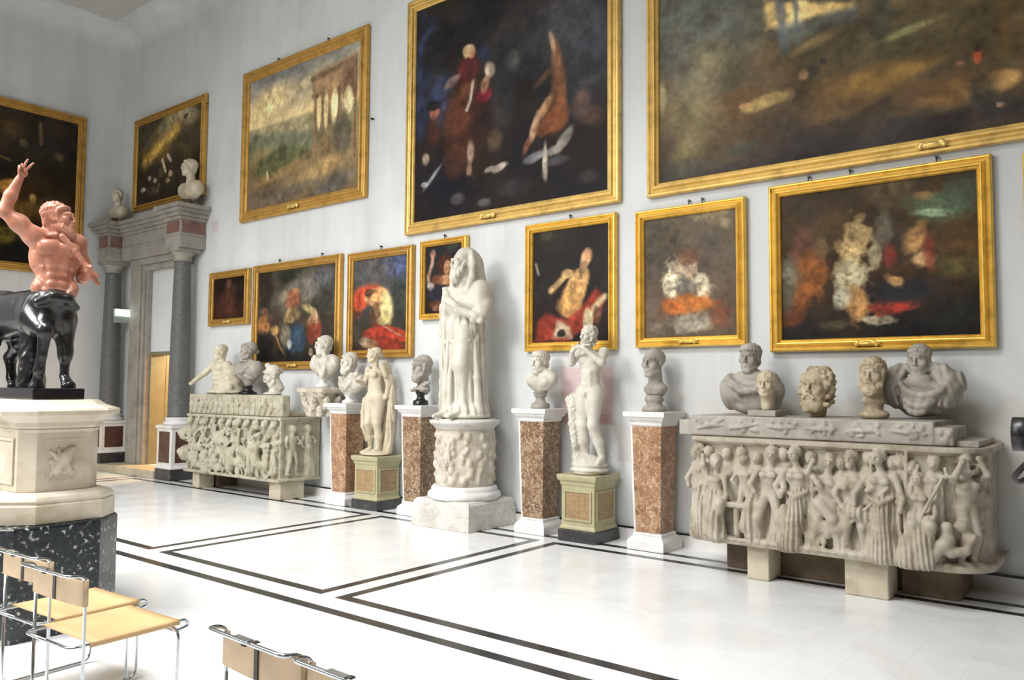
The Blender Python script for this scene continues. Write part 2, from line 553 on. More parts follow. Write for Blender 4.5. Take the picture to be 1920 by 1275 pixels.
def add_patches():
    """ragged tints on the whitewash: old pink repairs, and a wide beige band low on the right"""
    m = M['wall']; nt = m.node_tree; b = nt.nodes['Principled BSDF']
    src = b.inputs['Base Color'].links[0].from_socket
    tc = nt.nodes.new('ShaderNodeTexCoord')
    nz = nt.nodes.new('ShaderNodeTexNoise'); nz.inputs['Scale'].default_value = 3.5; nz.inputs['Detail'].default_value = 6
    nt.links.new(tc.outputs['Object'], nz.inputs['Vector'])
    for (cx, cz, hx, hz, col, amt, rag) in [(-5.2, 1.62, .4, .36, (206, 176, 176), .8, .35), (-5.25, 1.33, .42, .07, (188, 142, 144), .55, .6), (-13.2, 4.58, .13, .12, (196, 164, 160), .45, 2.2), (-4.55, 1.05, .3, .25, (200, 184, 180), .4, 1.0), (-2.0, 1.2, 2.2, .5, (206, 196, 184), .45, 1.6)]:
        sub = nt.nodes.new('ShaderNodeVectorMath'); sub.operation = 'SUBTRACT'; sub.inputs[1].default_value = (cx, 8, cz)
        nt.links.new(tc.outputs['Object'], sub.inputs[0])
        div = nt.nodes.new('ShaderNodeVectorMath'); div.operation = 'DIVIDE'; div.inputs[1].default_value = (hx, 100, hz)
        nt.links.new(sub.outputs[0], div.inputs[0])
        ab = nt.nodes.new('ShaderNodeVectorMath'); ab.operation = 'ABSOLUTE'; nt.links.new(div.outputs[0], ab.inputs[0])
        sp = nt.nodes.new('ShaderNodeSeparateXYZ'); nt.links.new(ab.outputs[0], sp.inputs[0])
        mx = nt.nodes.new('ShaderNodeMath'); mx.operation = 'MAXIMUM'; nt.links.new(sp.outputs[0], mx.inputs[0]); nt.links.new(sp.outputs[2], mx.inputs[1])
        ad = nt.nodes.new('ShaderNodeMath'); ad.operation = 'MULTIPLY_ADD'; ad.inputs[1].default_value = rag
        nt.links.new(nz.outputs['Fac'], ad.inputs[0]); nt.links.new(mx.outputs[0], ad.inputs[2])
        mr = nt.nodes.new('ShaderNodeMapRange'); mr.inputs['From Min'].default_value = 1.0 + rag * .45; mr.inputs['From Max'].default_value = .9 + rag * .35
        mr.inputs['To Min'].default_value = 0; mr.inputs['To Max'].default_value = amt
        nt.links.new(ad.outputs[0], mr.inputs['Value'])
        mix = nt.nodes.new('ShaderNodeMix'); mix.data_type = 'RGBA'
        nt.links.new(mr.outputs['Result'], mix.inputs[0]); nt.links.new(src, mix.inputs[6]); mix.inputs[7].default_value = lin(col)
        src = mix.outputs[2]
    nt.links.new(src, b.inputs['Base Color'])


add_patches()


def structure(o, **k):
    o['kind'] = 'structure'
    return o


def room():
    # floor with the black inlaid double lines
    bw = .1
    ya, yb = 4.33, 7.27
    rects = []
    def outline(x0, x1, y0, y1):
        rects.extend([(x0 - bw / 2, x1 + bw / 2, y0 - bw / 2, y0 + bw / 2), (x0 - bw / 2, x1 + bw / 2, y1 - bw / 2, y1 + bw / 2),
                      (x0 - bw / 2, x0 + bw / 2, y0, y1), (x1 - bw / 2, x1 + bw / 2, y0, y1)])
    for x0, x1 in ((-14.45, -8.18), (-7.9, -5.41), (-5.14, -.3), (-.02, 4.2)):
        outline(x0, x1, ya, yb)
        outline(x0, x1, -2.2, .95)
    rects += [(-14.8, 4.6, 7.5, 7.5 + bw), (-14.8, 4.6, 4.06 - bw, 4.06), (-14.8, 4.6, 1.22, 1.22 + bw), (-14.8, -14.8 + bw, -2.5, 7.5)]
    xs = sorted({-16.8, 5.0} | {r[0] for r in rects} | {r[1] for r in rects}); ys = sorted({-3.0, 8.0} | {r[2] for r in rects} | {r[3] for r in rects})
    v = [(x, y, 0) for y in ys for x in xs]; f = []; mi = []; n = len(xs)
    for j in range(len(ys) - 1):
        for i in range(n - 1):
            cx, cy = (xs[i] + xs[i + 1]) / 2, (ys[j] + ys[j + 1]) / 2
            f.append((j * n + i, j * n + i + 1, (j + 1) * n + i + 1, (j + 1) * n + i))
            mi.append(1 if any(r[0] < cx < r[1] and r[2] < cy < r[3] for r in rects) else 0)
    structure(mobj('floor', v, f, [M['floor'], M['band']], midx=mi))
    # long wall with the doorway
    w = MB()
    w.box((EX, WY, 0), (-15.4, WY + .3, ZC)).box((-14.0, WY, 0), (5, WY + .3, ZC)).box((-15.4, WY, 2.33), (-14.0, WY + .3, ZC)).box((-15.4, WY, -.1), (-14.0, WY + .3, .14))
    structure(w.build('wall_north', M['wall']))
    structure(MB().box((EX - .3, -3, 0), (EX, WY + .3, ZC)).build('wall_west', M['wall']))
    structure(MB().box((5, -3, 0), (5.3, WY + .3, ZC)).build('wall_east', M['southwall']))
    a, b, y0, y1 = ADDED_SKY
    structure(MB().box((EX - .3, -3.3, ZC), (a, WY + .3, ZC + .2)).box((b, -3.3, ZC), (5.3, WY + .3, ZC + .2)).box((a, -3.3, ZC), (b, y0, ZC + .2)).box((a, y1, ZC), (b, WY + .3, ZC + .2)).build('ceiling', M['ceiling']))
    fr = MB()
    for xx in np.linspace(a, b - .06, 7): fr.box((xx, y0, ZC + .22), (xx + .06, y1, ZC + .28))
    for yy in np.linspace(y0, y1 - .06, 4): fr.box((a, yy, ZC + .22), (b, yy + .06, ZC + .28))
    structure(fr.build('window_4', M['steel']))  # glazing bars of the added, unseen ceiling opening
    # opposite wall with tall windows
    wins = WINS
    s = MB(); x = EX
    for a, b, z0, z1 in wins:
        s.box((x, -3.3, 0), (a, -3, ZC)); s.box((a, -3.3, 0), (b, -3, z0)); s.box((a, -3.3, z1), (b, -3, ZC)); x = b
    s.box((x, -3.3, 0), (5, -3, ZC))
    structure(s.build('wall_south', M['southwall']))
    for i, (a, b, z0, z1) in enumerate(wins):
        fr = MB()
        for xx in (a, (a + b) / 2 - .03, b - .06): fr.box((xx, -3.2, z0), (xx + .06, -3.12, z1))
        for zz in np.linspace(z0, z1 - .06, 4): fr.box((a, -3.2, zz), (b, -3.12, zz + .06))
        structure(fr.build('window_%d' % (i + 1), M['doorwood']))
    # shallow cove under the ceiling
    cv = MB()
    R = []
    for k in range(9):
        t = PI / 2 * k / 8
        o, z = .45 * (1 - math.sin(t)), ZC - .45 + .45 * (1 - math.cos(t))
        o = .45 - .45 * math.cos(t); z = ZC - .45 + .45 * math.sin(t)
        R.append([(EX + o, WY - o - .001, z), (5 - o, WY - o - .001, z), (5 - o, -3 + o, z), (EX + o, -3 + o, z)])
    cv.rings([[(x, y, z - .002) for x, y, z in r] for r in R], caps=False)
    for q in cv.f: q.reverse()
    structure(cv.build('trim_1', M['wall']))
    # skirting with its black fillet
    b = MB().box((-13.5, WY - .03, 0), (5, WY, .13)); structure(b.build('baseboard_north', M['slab']))
    b = MB().box((-13.5, WY - .034, .13), (5, WY, .147)); structure(b.build('trim_2', M['band']))
    b = MB().box((EX, -3, 0), (EX + .03, 7.4, .13)); structure(b.build('baseboard_west', M['slab']))


def doorway():
    st = MB().box((EX + .002, 7.45, 0.001), (-14.12, WY - .002, .14)).build('trim_3', M['step'], bevel=.01); structure(st)
    j = MB()
    j.box((-16.0, 7.86, .142), (-15.44, 7.998, 4.2)); j.box((-15.9, 7.83, .142), (-15.54, 7.86, 4.2)); j.box((-15.44, 7.9, .142), (-15.38, 7.998, 4.2))
    structure(j.build('trim_4', M['doorstone'], bevel=.008))
    # marble entablature: recessed middle and the two breaks over the columns
    e = MB()
    for x0, x1, y in ((-16.15, -13.98, 7.74), (-16.64, -16.2, 7.5), (-14.02, -13.5, 7.5)):
        yb = WY - .002
        e.box((x0, y, 4.16), (x1, yb, 4.4)); e.box((x0 - .02, y - .02, 4.38), (x1 + .02, yb, 4.42))
        e.box((x0, y, 4.42), (x1, yb, 4.66))
        for k, (za, zb) in enumerate(((4.66, 4.72), (4.72, 4.79), (4.79, 4.86), (4.86, 4.93))):
            o = .03 + .045 * k
            e.box((max(x0 - o, EX + .002), y - o, za), (x1 + o, yb, zb))
    R = []
    for k in range(7):
        t = PI / 2 * k / 6; R.append([(-16.1 + .0 + .2 * math.cos(t), 7.76 + .0 + .22 * (1 - math.sin(t)), 4.16 - .22 * (1 - math.sin(t)) * 0 - .24 * math.cos(t)), (-13.9, 7.76 + .22 * (1 - math.sin(t)), 4.16 - .24 * math.cos(t))])
    e.box((-15.9, 7.8, 4.04), (-13.9, WY - .002, 4.16)); e.box((-15.75, 7.87, 3.93), (-13.9, WY - .002, 4.04))
    structure(e.build('trim_5', M['doorstone'], bevel=.008))
    fz = MB()
    for x0, x1 in ((-16.60, -16.24), (-13.97, -13.55)): fz.box((x0, 7.492, 4.44), (x1, 7.5, 4.64))
    for x in (-16.2, -13.5): fz.box((x, 7.53, 4.44), (x + .008, 7.97, 4.64))
    structure(fz.build('trim_6', M['redstone']))
    # columns on their inlaid pedestals
    for cx, z0, lab in ((-13.78, .001, 'grey granite column on an inlaid marble pedestal, right of the yellow doorway, beside the carved sarcophagus'),
                        (-16.43, .142, 'grey granite column in the far corner, left of the doorway behind the lit sign')):
        t = thing('door_column', lab, 'column', (cx, 7.72, 0), group='granite columns flanking the doorway')
        hp = .25
        MB().stack(hp + .02, hp + .02, [(z0, 0), (z0 + .2, 0), (z0 + .2, -.005)]).build('base', M['darkbase'], t, .008)
        p = MB().stack(hp, hp, [(z0 + .201, .015), (z0 + .23, .015), (z0 + .25, 0), (.9, 0), (.92, .02), (.95, .025), (.97, .02)]).build('pedestal', M['slab'], t)
        for sgn, ax in ((-1, 'y'), (1, 'x')):
            q = MB()
            if ax == 'y': q.box((-hp + .07, -hp - .004, z0 + .31), (hp - .07, -hp, .86))
            else: q.box((hp, -hp + .07, z0 + .31), (hp + .004, hp - .07, .86))
            q.build('panel', M['darkpanel'], p)
        MB().lathe([(.972, .245), (1.0, .255), (1.03, .245), (1.04, .215), (1.06, .21), (1.075, .225), (1.095, .225), (1.11, .2)]).build('base_moulding', M['slab'], t)
        MB().lathe([(1.111, .195), (1.14, .185), (1.6, .184), (2.6, .172), (3.5, .152), (3.9, .146), (3.93, .152)]).build('shaft', M['column'], t)
        MB().lathe([(3.931, .155), (3.95, .165), (3.97, .155), (4.03, .155), (4.05, .18), (4.08, .2), (4.1, .21)]).box((-.22, -.22, 4.1), (.22, .22, 4.157)).build('capital', M['doorstone'], t)
    # door leaf standing open, yellow room behind
    d = MB().box((-15.398, 8.31, .145), (-15.35, 9.1, 2.3)); structure(tag(d.build('door_1', M['doorwood'], bevel=.006)))
    f = MB().box((-15.40, 7.99, .145), (-15.34, 8.3, 2.33)).box((-14.06, 7.99, .145), (-14.0, 8.3, 2.33)).box((-15.34, 7.99, 2.27), (-14.06, 8.3, 2.33))
    structure(f.build('trim_7', M['doorwood'], bevel=.005))
    y = MB().box((-17, 10.6, 0), (-12.5, 10.7, 3)).box((-17, 8.3, 0), (-16.9, 10.7, 3)).box((-12.6, 8.3, 0), (-12.5, 10.7, 3)).box((-17, 8.3, 2.9), (-12.5, 10.7, 3))
    structure(y.build('wall_passage', M['yellow']))
    structure(MB().box((-17, 8.3, -.05), (-12.5, 10.7, .14)).build('floor_passage', M['step']))
    # emergency sign, sticking out from the wall
    t = thing('exit_light', 'glowing emergency exit light sticking out beside the far column', 'emergency light', (-16.1, 7.74, 2.92))
    MB().box((-.06, -.12, 0), (.0, .24, .12)).build('sign_plate', M['signgrey'], t, .006)
    MB().box((-.07, -.13, .121), (-.0, .24, .28)).build('housing', M['signgrey'], t, .006)
    MB().box((.001, -.115, .14), (.012, .225, .265)).build('lamp', M['lamp'], t)
    MB().box((-.05, .18, .05), (-.02, .258, .2)).build('bracket', M['steel'], t)


WINS = [(-14.6, -12.2, 4.2, 8.0), (-9.8, -6.8, 4.2, 8.0), (-1.6, 1.6, 4.2, 8.0)]


ADDED_SKY = (-10.5, -2.2, -1.3, 1.9)  # added ceiling opening, unseen, sized and placed to brighten the floor


def area(name, loc, size, power, rx, rz=0, col=(1, .98, .95), spread=180):
    l = bpy.data.lights.new(name, 'AREA'); l.shape = 'RECTANGLE'; l.size, l.size_y = size; l.energy = power; l.color = col; l.spread = math.radians(spread)
    o = bpy.data.objects.new(name, l); link(o); o.location = loc; o.rotation_euler = (math.radians(rx), 0, math.radians(rz))
    return o


def lights():
    # daylight through the tall windows of the opposite wall (rx=90 faces +y, smaller looks further down)
    for i, ((a, b, z0, z1), p, tilt, rz) in enumerate(zip(WINS, LP, (46, 47, 42), (-20, -6, 0))):
        area('window_daylight', ((a + b) / 2, -2.95, (z0 + z1) / 2), (b - a, z1 - z0), p, tilt, rz, (1.0, .995, .98), 120)
    area('added_top_light', ((ADDED_SKY[0] + ADDED_SKY[1]) / 2, (ADDED_SKY[2] + ADDED_SKY[3]) / 2, ZC + .19), (ADDED_SKY[1] - ADDED_SKY[0] - .02, ADDED_SKY[3] - ADDED_SKY[2] - .02), SP, 0, 0, (.995, 1.0, .995), 130)  # overhead light added to lift the floor above the walls
    l = bpy.data.lights.new('passage_lamp', 'POINT'); l.energy = 300; l.color = (1, .84, .56); l.shadow_soft_size = .15
    o = bpy.data.objects.new('passage_lamp', l); link(o); o.location = (-14.6, 9.5, 2.5)
    w = bpy.data.worlds.new('sky'); SC.world = w; w.use_nodes = True
    bg = w.node_tree.nodes['Background']; bg.inputs['Color'].default_value = (.92, .96, 1, 1); bg.inputs['Strength'].default_value = 1.0


LP = (90, 410, 15)
SP = 1060


def camera():
    c = bpy.data.cameras.new('camera'); c.sensor_fit = 'HORIZONTAL'; c.sensor_width = 36; c.lens = 36 * 1510.9 / 1920; c.clip_end = 200
    o = bpy.data.objects.new('camera', c); link(o)
    ya, pi_, ro = -0.669424, 0.0576765, 0.0066177
    cy, sy = math.cos(ya), math.sin(ya)
    fw = Vector((sy * math.cos(pi_), cy * math.cos(pi_), math.sin(pi_))); r = Vector((cy, -sy, 0)); u = r.cross(fw)
    r2 = r * math.cos(ro) + u * math.sin(ro); u2 = -r * math.sin(ro) + u * math.cos(ro)
    m = Matrix((r2, u2, -fw)).transposed().to_4x4(); m.translation = (0, 0, 1.7)
    o.matrix_world = m
    SC.camera = o
    SC.view_settings.view_transform = 'Standard'; SC.view_settings.look = 'None'; SC.view_settings.gamma = 1.0; SC.view_settings.exposure = 0.0
    SC.view_settings.use_curve_mapping = False
    SC.cycles.use_denoising = True; SC.cycles.max_bounces = 8; SC.cycles.diffuse_bounces = 5; SC.cycles.caustics_reflective = False; SC.cycles.caustics_refractive = False
    SC.cycles.sample_clamp_indirect = 6
# ------------------------------------------------------------------ pictures: place on the wall and loose areas of pigment (canvas u,v; radii in metres)
PAINTINGS = {}
PAINTINGS['temple'] = dict(rect=('N', -12.35, -9.09, 4.51, 7.15, 0.19), bg=[(0, (122, 122, 116)), (0.2, (150, 140, 118)), (0.37, (214, 188, 136)), (0.4, (150, 138, 104)), (0.5, (122, 116, 84)), (0.7, (128, 108, 74)), (1, (100, 86, 66))], noise=0.5, ops=[('b',0.282,0.064,0.9,0.203,-20,(112,112,112),0.9,0.8), ('b',0.486,0.184,0.712,0.09,-20,(178,160,126),0.8,0.7), ('b',0.182,0.197,0.61,0.228,-10,(226,196,140),0.9,0.8), ('b',0.077,0.272,0.63,0.133,-15,(232,206,150),0.8,0.6), ('p',[(0.026,0.383),(0.635,0.419),(0.638,0.535),(0.028,0.454)],(148,136,104),0.4,0.8), ('p',[(0.027,0.412),(0.614,0.51),(0.594,0.659),(0.019,0.519)],(100,104,86),0.5,0.7), ('b',0.274,0.665,0.57,0.18,-10,(74,80,52),0.4,0.9), ('b',0.425,0.659,0.399,0.108,-10,(86,90,58),0.5,0.8), ('p',[(0.594,0.119),(0.975,0.069),(0.981,0.346),(0.604,0.296)],(142,112,82),0.15,0.95), ('p',[(0.581,0.138),(0.975,0.088),(0.976,0.125),(0.591,0.176)],(106,86,66),0.1,0.9), ('p',[(0.855,0.123),(0.976,0.106),(0.981,0.383),(0.86,0.367)],(116,90,70),0.15,0.9), ('s',[(0.627,0.283),(0.643,0.708)],0.044,(120,94,70),0.95), ('s',[(0.692,0.293),(0.698,0.713)],0.038,(112,86,64),0.95), ('s',[(0.751,0.288),(0.753,0.733)],0.043,(122,96,72),0.95), ('s',[(0.832,0.288),(0.834,0.758)],0.064,(104,80,62),0.95), ('s',[(0.963,0.304),(0.964,0.78)],0.036,(110,84,64),0.9), ('s',[(0.603,0.276),(0.963,0.304)],0.036,(118,92,70),0.9), ('b',0.663,0.408,0.054,0.263,0,(214,192,140),0.3,0.8), ('b',0.723,0.408,0.053,0.289,0,(206,186,138),0.3,0.8), ('b',0.794,0.39,0.078,0.255,0,(224,204,154),0.3,0.9), ('b',0.909,0.385,0.1,0.215,0,(214,196,150),0.3,0.9), ('b',0.866,0.61,0.204,0.34,0,(86,80,70),0.5,0.8), ('b',0.548,0.687,0.165,0.09,0,(84,76,56),0.5,0.8), ('b',0.691,0.813,0.53,0.136,-10,(160,132,88),0.8,0.9), ('b',0.303,0.772,0.59,0.072,-8,(146,120,78),0.8,0.8), ('b',0.785,0.945,0.52,0.119,-10,(88,82,76),0.7,0.8), ('b',0.409,0.93,0.713,0.088,-8,(92,84,72),0.7,0.8), ('b',0.098,0.922,0.472,0.13,-8,(80,70,58),0.7,0.8), ('s',[(0.188,0.736),(0.195,0.794)],0.024,(176,160,130),0.9), ('s',[(0.22,0.746),(0.226,0.792)],0.018,(60,50,44),0.9)])
PAINTINGS['hunt'] = dict(rect=('N', -8.24, -4.72, 3.83, 7.22, 0.17), bg=[(0, (36, 34, 34)), (0.35, (40, 38, 38)), (0.7, (32, 26, 26)), (1, (26, 22, 24))], noise=0.8, ops=[('b',0.863,0.281,0.697,0.52,0,(80,80,86),0.9,0.7), ('b',0.911,0.468,0.375,0.585,0,(64,64,70),0.9,0.7), ('b',0.551,0.211,0.525,0.28,0,(58,56,58),0.9,0.5), ('b',0.069,0.221,0.231,0.388,15,(62,76,116),0.5,0.8), ('b',0.154,0.453,0.226,0.375,0,(58,68,100),0.6,0.8), ('b',0.025,0.499,0.147,0.31,0,(54,64,98),0.6,0.7), ('b',0.396,0.308,0.13,0.116,0,(44,50,80),0.6,0.7), ('b',0.017,0.054,0.193,0.16,0,(40,44,66),0.6,0.6), ('b',0.15,0.218,0.349,0.31,0,(34,30,30),0.6,0.9), ('b',0.29,0.183,0.585,0.225,0,(32,30,30),0.8,0.8), ('b',0.289,0.605,0.331,0.544,0,(72,42,30),0.6,0.95), ('b',0.258,0.55,0.214,0.29,10,(96,56,38),0.7,0.8), ('b',0.399,0.616,0.222,0.35,0,(52,34,30),0.7,0.9), ('b',0.236,0.75,0.16,0.255,0,(70,42,32),0.7,0.8), ('b',0.311,0.43,0.133,0.15,10,(110,70,50),0.6,0.9), ('s',[(0.335,0.411),(0.324,0.493),(0.303,0.536)],0.03,(214,200,186),0.9), ('b',0.31,0.353,0.19,0.174,0,(84,36,38),0.4,0.95), ('b',0.398,0.493,0.133,0.084,0,(112,30,44),0.4,0.9), ('b',0.312,0.271,0.105,0.094,0,(190,160,122),0.35,0.95), ('b',0.328,0.29,0.057,0.06,0,(170,120,90),0.4,0.9), ('b',0.426,0.387,0.083,0.101,-10,(196,176,156),0.5,0.85), ('b',0.403,0.443,0.065,0.116,20,(176,128,100),0.6,0.8), ('b',0.219,0.386,0.14,0.053,-25,(164,134,116),0.6,0.75), ('b',0.113,0.506,0.092,0.105,0,(150,92,70),0.4,0.9), ('b',0.109,0.476,0.113,0.07,0,(30,24,24),0.4,0.9), ('b',0.114,0.593,0.123,0.195,0,(70,40,32),0.6,0.8), ('b',0.458,0.697,0.126,0.14,0,(104,84,64),0.6,0.7), ('b',0.327,0.731,0.057,0.145,0,(176,150,130),0.6,0.75), ('b',0.319,0.808,0.048,0.073,10,(150,120,100),0.6,0.7), ('b',0.78,0.553,0.104,0.405,-3,(120,78,52),0.6,0.9), ('b',0.764,0.418,0.064,0.243,-8,(160,112,78),0.6,0.8), ('b',0.748,0.354,0.033,0.148,-12,(190,156,122),0.6,0.8), ('b',0.713,0.482,0.165,0.04,-35,(126,86,60),0.6,0.75), ('b',0.785,0.642,0.096,0.202,0,(134,80,48),0.6,0.8), ('b',0.755,0.679,0.16,0.156,0,(136,80,46),0.5,0.9), ('b',0.714,0.611,0.058,0.149,35,(186,140,98),0.5,0.85), ('b',0.662,0.689,0.058,0.175,18,(190,152,116),0.5,0.85), ('b',0.623,0.757,0.042,0.108,25,(130,80,54),0.6,0.8), ('b',0.701,0.701,0.116,0.095,0,(112,66,44),0.5,0.8), ('b',0.8,0.769,0.064,0.169,42,(186,178,166),0.5,0.85), ('b',0.715,0.836,0.04,0.216,0,(196,184,164),0.5,0.85), ('b',0.755,0.8,0.096,0.052,-20,(160,152,142),0.6,0.8), ('b',0.684,0.813,0.132,0.034,-20,(170,164,156),0.6,0.7), ('b',0.663,0.809,0.182,0.054,-15,(120,120,120),0.5,0.8), ('b',0.487,0.823,0.126,0.049,-15,(196,180,164),0.5,0.9), ('b',0.43,0.822,0.09,0.035,-10,(170,160,150),0.5,0.8), ('b',0.883,0.632,0.124,0.169,20,(96,74,64),0.7,0.7), ('b',0.924,0.694,0.15,0.1,0,(90,66,54),0.7,0.7), ('b',0.552,0.373,0.123,0.14,0,(84,84,80),0.7,0.6), ('b',0.498,0.544,0.175,0.35,0,(62,64,64),0.8,0.6), ('b',0.065,0.715,0.072,0.082,10,(190,166,140),0.5,0.8), ('b',0.105,0.806,0.226,0.031,-42,(150,150,144),0.6,0.75), ('b',0.057,0.832,0.063,0.037,0,(170,170,164),0.5,0.8), ('b',0.254,0.926,0.117,0.087,0,(90,86,84),0.6,0.7), ('b',0.403,0.962,0.111,0.056,0,(98,94,90),0.6,0.7), ('b',0.557,0.921,0.263,0.112,0,(48,44,46),0.8,0.7), ('b',0.912,0.934,0.12,0.078,0,(72,66,64),0.7,0.6), ('b',0.766,0.845,0.16,0.054,0,(92,92,96),0.6,0.6)])  # grey-blue blobs at upper right paint the window's sheen into the pigment
PAINTINGS['wood'] = dict(rect=('N', -4.365, 0.9, 3.82, 7.2, 0.15), bg=[(0, (96, 92, 80)), (0.25, (96, 92, 78)), (0.5, (98, 86, 64)), (0.75, (92, 72, 48)), (1, (52, 46, 42))], noise=0.9, ops=[('b',0.086,0.48,0.687,0.632,0,(100,102,94),0.9,0.8), ('b',0.514,0.669,0.9,0.3,0,(76,70,50),0.9,0.8), ('b',0.65,0.79,0.32,0.475,0,(72,62,42),0.9,0.8), ('p',[(0.244,0.44),(0.421,0.525),(0.416,0.544),(0.263,0.547),(0.241,0.544)],(226,190,124),0.3,0.95), ('p',[(0.263,0.547),(0.421,0.542),(0.43,0.598),(0.274,0.599)],(92,96,92),0.5,0.8), ('s',[(0.276,0.419),(0.281,0.566),(0.285,0.621)],0.055,(92,96,96),0.95), ('s',[(0.308,0.435),(0.309,0.561),(0.314,0.616)],0.04,(86,90,88),0.95), ('b',0.344,0.625,0.21,0.042,-15,(150,128,82),0.7,0.8), ('b',0.239,0.784,0.264,0.072,-10,(166,140,88),0.5,0.95), ('b',0.199,0.783,0.081,0.034,-10,(170,128,92),0.5,0.8), ('b',0.122,0.61,0.24,0.23,0,(136,124,92),0.9,0.7), ('b',0.072,0.763,0.312,0.287,0,(134,126,92),0.9,0.7), ('b',0.071,0.897,0.187,0.24,30,(140,128,90),0.9,0.7), ('b',0.187,0.931,0.23,0.088,-10,(58,60,52),0.8,0.7), ('b',0.007,0.682,0.052,0.18,0,(184,170,130),0.7,0.6), ('b',0.457,0.794,0.428,0.15,-6,(142,108,56),0.9,0.8), ('b',0.513,0.782,0.27,0.07,-6,(150,118,60),0.9,0.7), ('b',0.582,0.873,0.383,0.143,-6,(120,88,50),0.9,0.8), ('b',0.388,0.853,0.285,0.105,-8,(116,90,60),0.9,0.7), ('b',0.514,0.661,0.27,0.04,-10,(150,146,96),0.8,0.7), ('b',0.468,0.599,0.114,0.263,0,(60,62,52),0.8,0.7), ('s',[(0.668,0.63),(0.669,0.783)],0.038,(96,70,40),0.8), ('s',[(0.547,0.57),(0.548,0.7)],0.023,(84,66,40),0.7), ('b',0.343,0.712,0.053,0.066,0,(60,54,50),0.5,0.9), ('b',0.361,0.695,0.03,0.031,0,(44,40,40),0.4,0.9), ('b',0.322,0.722,0.047,0.052,0,(150,116,80),0.5,0.8), ('b',0.627,0.789,0.036,0.062,0,(176,84,54),0.4,0.95), ('b',0.626,0.765,0.024,0.028,0,(60,40,36),0.4,0.9), ('b',0.6,0.795,0.034,0.024,0,(150,100,80),0.5,0.8), ('b',0.665,0.869,0.15,0.085,-10,(176,136,84),0.6,0.9), ('b',0.632,0.906,0.085,0.18,0,(50,50,46),0.7,0.8), ('b',0.663,0.948,0.187,0.104,0,(40,38,38),0.8,0.8), ('b',0.659,0.939,0.03,0.027,0,(150,120,100),0.6,0.8), ('b',0.555,0.966,0.383,0.085,-8,(40,34,34),0.9,0.9), ('b',0.204,0.99,0.46,0.115,-9,(60,50,48),0.9,0.8), ('b',0.058,0.97,0.39,0.115,0,(70,68,62),0.9,0.7)])
PAINTINGS['feast'] = dict(rect=('N', -16.2, -13.54, 5.185, 7.085, 0.13), bg=[(0, (70, 62, 46)), (0.4, (84, 70, 44)), (0.6, (50, 42, 30)), (1, (40, 36, 30))], noise=0.8, ops=[('b',0.617,0.036,0.672,0.168,-25,(150,136,100),0.6,0.9), ('b',0.795,0.09,0.266,0.168,0,(140,130,104),0.6,0.8), ('b',0.747,0.082,0.077,0.041,0,(60,46,36),0.4,0.9), ('s',[(0.124,0.487),(0.294,0.365),(0.502,0.259),(0.623,0.198)],0.171,(176,140,68),0.85), ('s',[(0.21,0.443),(0.378,0.323),(0.559,0.243)],0.079,(206,170,92),0.7), ('b',0.452,0.051,0.41,0.108,-25,(130,118,86),0.6,0.7), ('b',0.107,0.116,0.261,0.33,0,(60,56,44),0.7,0.8), ('b',0.79,0.371,0.266,0.205,0,(60,52,40),0.6,0.8), ('b',0.397,0.782,0.82,0.323,0,(48,40,28),0.7,0.8), ('s',[(0.404,0.524),(0.46,0.667)],0.046,(206,194,160),0.9), ('s',[(0.486,0.48),(0.539,0.558)],0.046,(200,190,160),0.8), ('b',0.537,0.718,0.08,0.065,0,(180,156,120),0.5,0.9), ('b',0.204,0.698,0.064,0.044,0,(190,170,150),0.5,0.9), ('b',0.293,0.745,0.063,0.043,0,(176,160,140),0.5,0.9), ('s',[(0.365,0.807),(0.334,0.884)],0.032,(180,166,150),0.8), ('b',0.103,0.821,0.087,0.044,0,(190,180,170),0.5,0.8), ('b',0.499,0.791,0.081,0.042,0,(166,140,110),0.5,0.8), ('b',0.392,0.664,0.104,0.086,0,(96,80,60),0.6,0.7), ('b',0.272,0.851,0.21,0.065,0,(80,70,56),0.6,0.7)])
PAINTINGS['west'] = dict(rect=('W', 4.0, 7.227, 3.83, 7.07, 0.16), bg=[(0, (56, 46, 32)), (0.3, (40, 34, 26)), (0.6, (44, 34, 22)), (1, (22, 20, 16))], noise=0.9, ops=[('s',[(0.761,0.06),(0.769,0.195)],0.039,(126,110,74),0.7), ('s',[(0.526,0.33),(0.588,0.344)],0.024,(150,120,60),0.8), ('b',0.663,0.214,0.072,0.082,0,(110,96,66),0.6,0.7), ('b',0.886,0.255,0.09,0.086,0,(96,84,54),0.6,0.7), ('b',0.58,0.136,0.198,0.16,0,(86,66,38),0.8,0.7), ('b',0.58,0.52,0.18,0.14,0,(190,132,60),0.5,0.9), ('b',0.613,0.496,0.09,0.092,0,(214,160,90),0.5,0.9), ('b',0.569,0.644,0.18,0.12,0,(150,110,50),0.6,0.8), ('b',0.731,0.568,0.056,0.092,0,(186,150,90),0.5,0.9), ('b',0.711,0.653,0.228,0.184,0,(110,84,40),0.7,0.8), ('b',0.824,0.598,0.133,0.147,0,(90,74,44),0.7,0.7), ('b',0.576,0.833,0.234,0.14,-10,(110,96,36),0.6,0.9), ('b',0.637,0.789,0.111,0.08,0,(130,112,50),0.6,0.8), ('b',0.735,0.844,0.285,0.308,0,(22,22,20),0.7,0.8)])
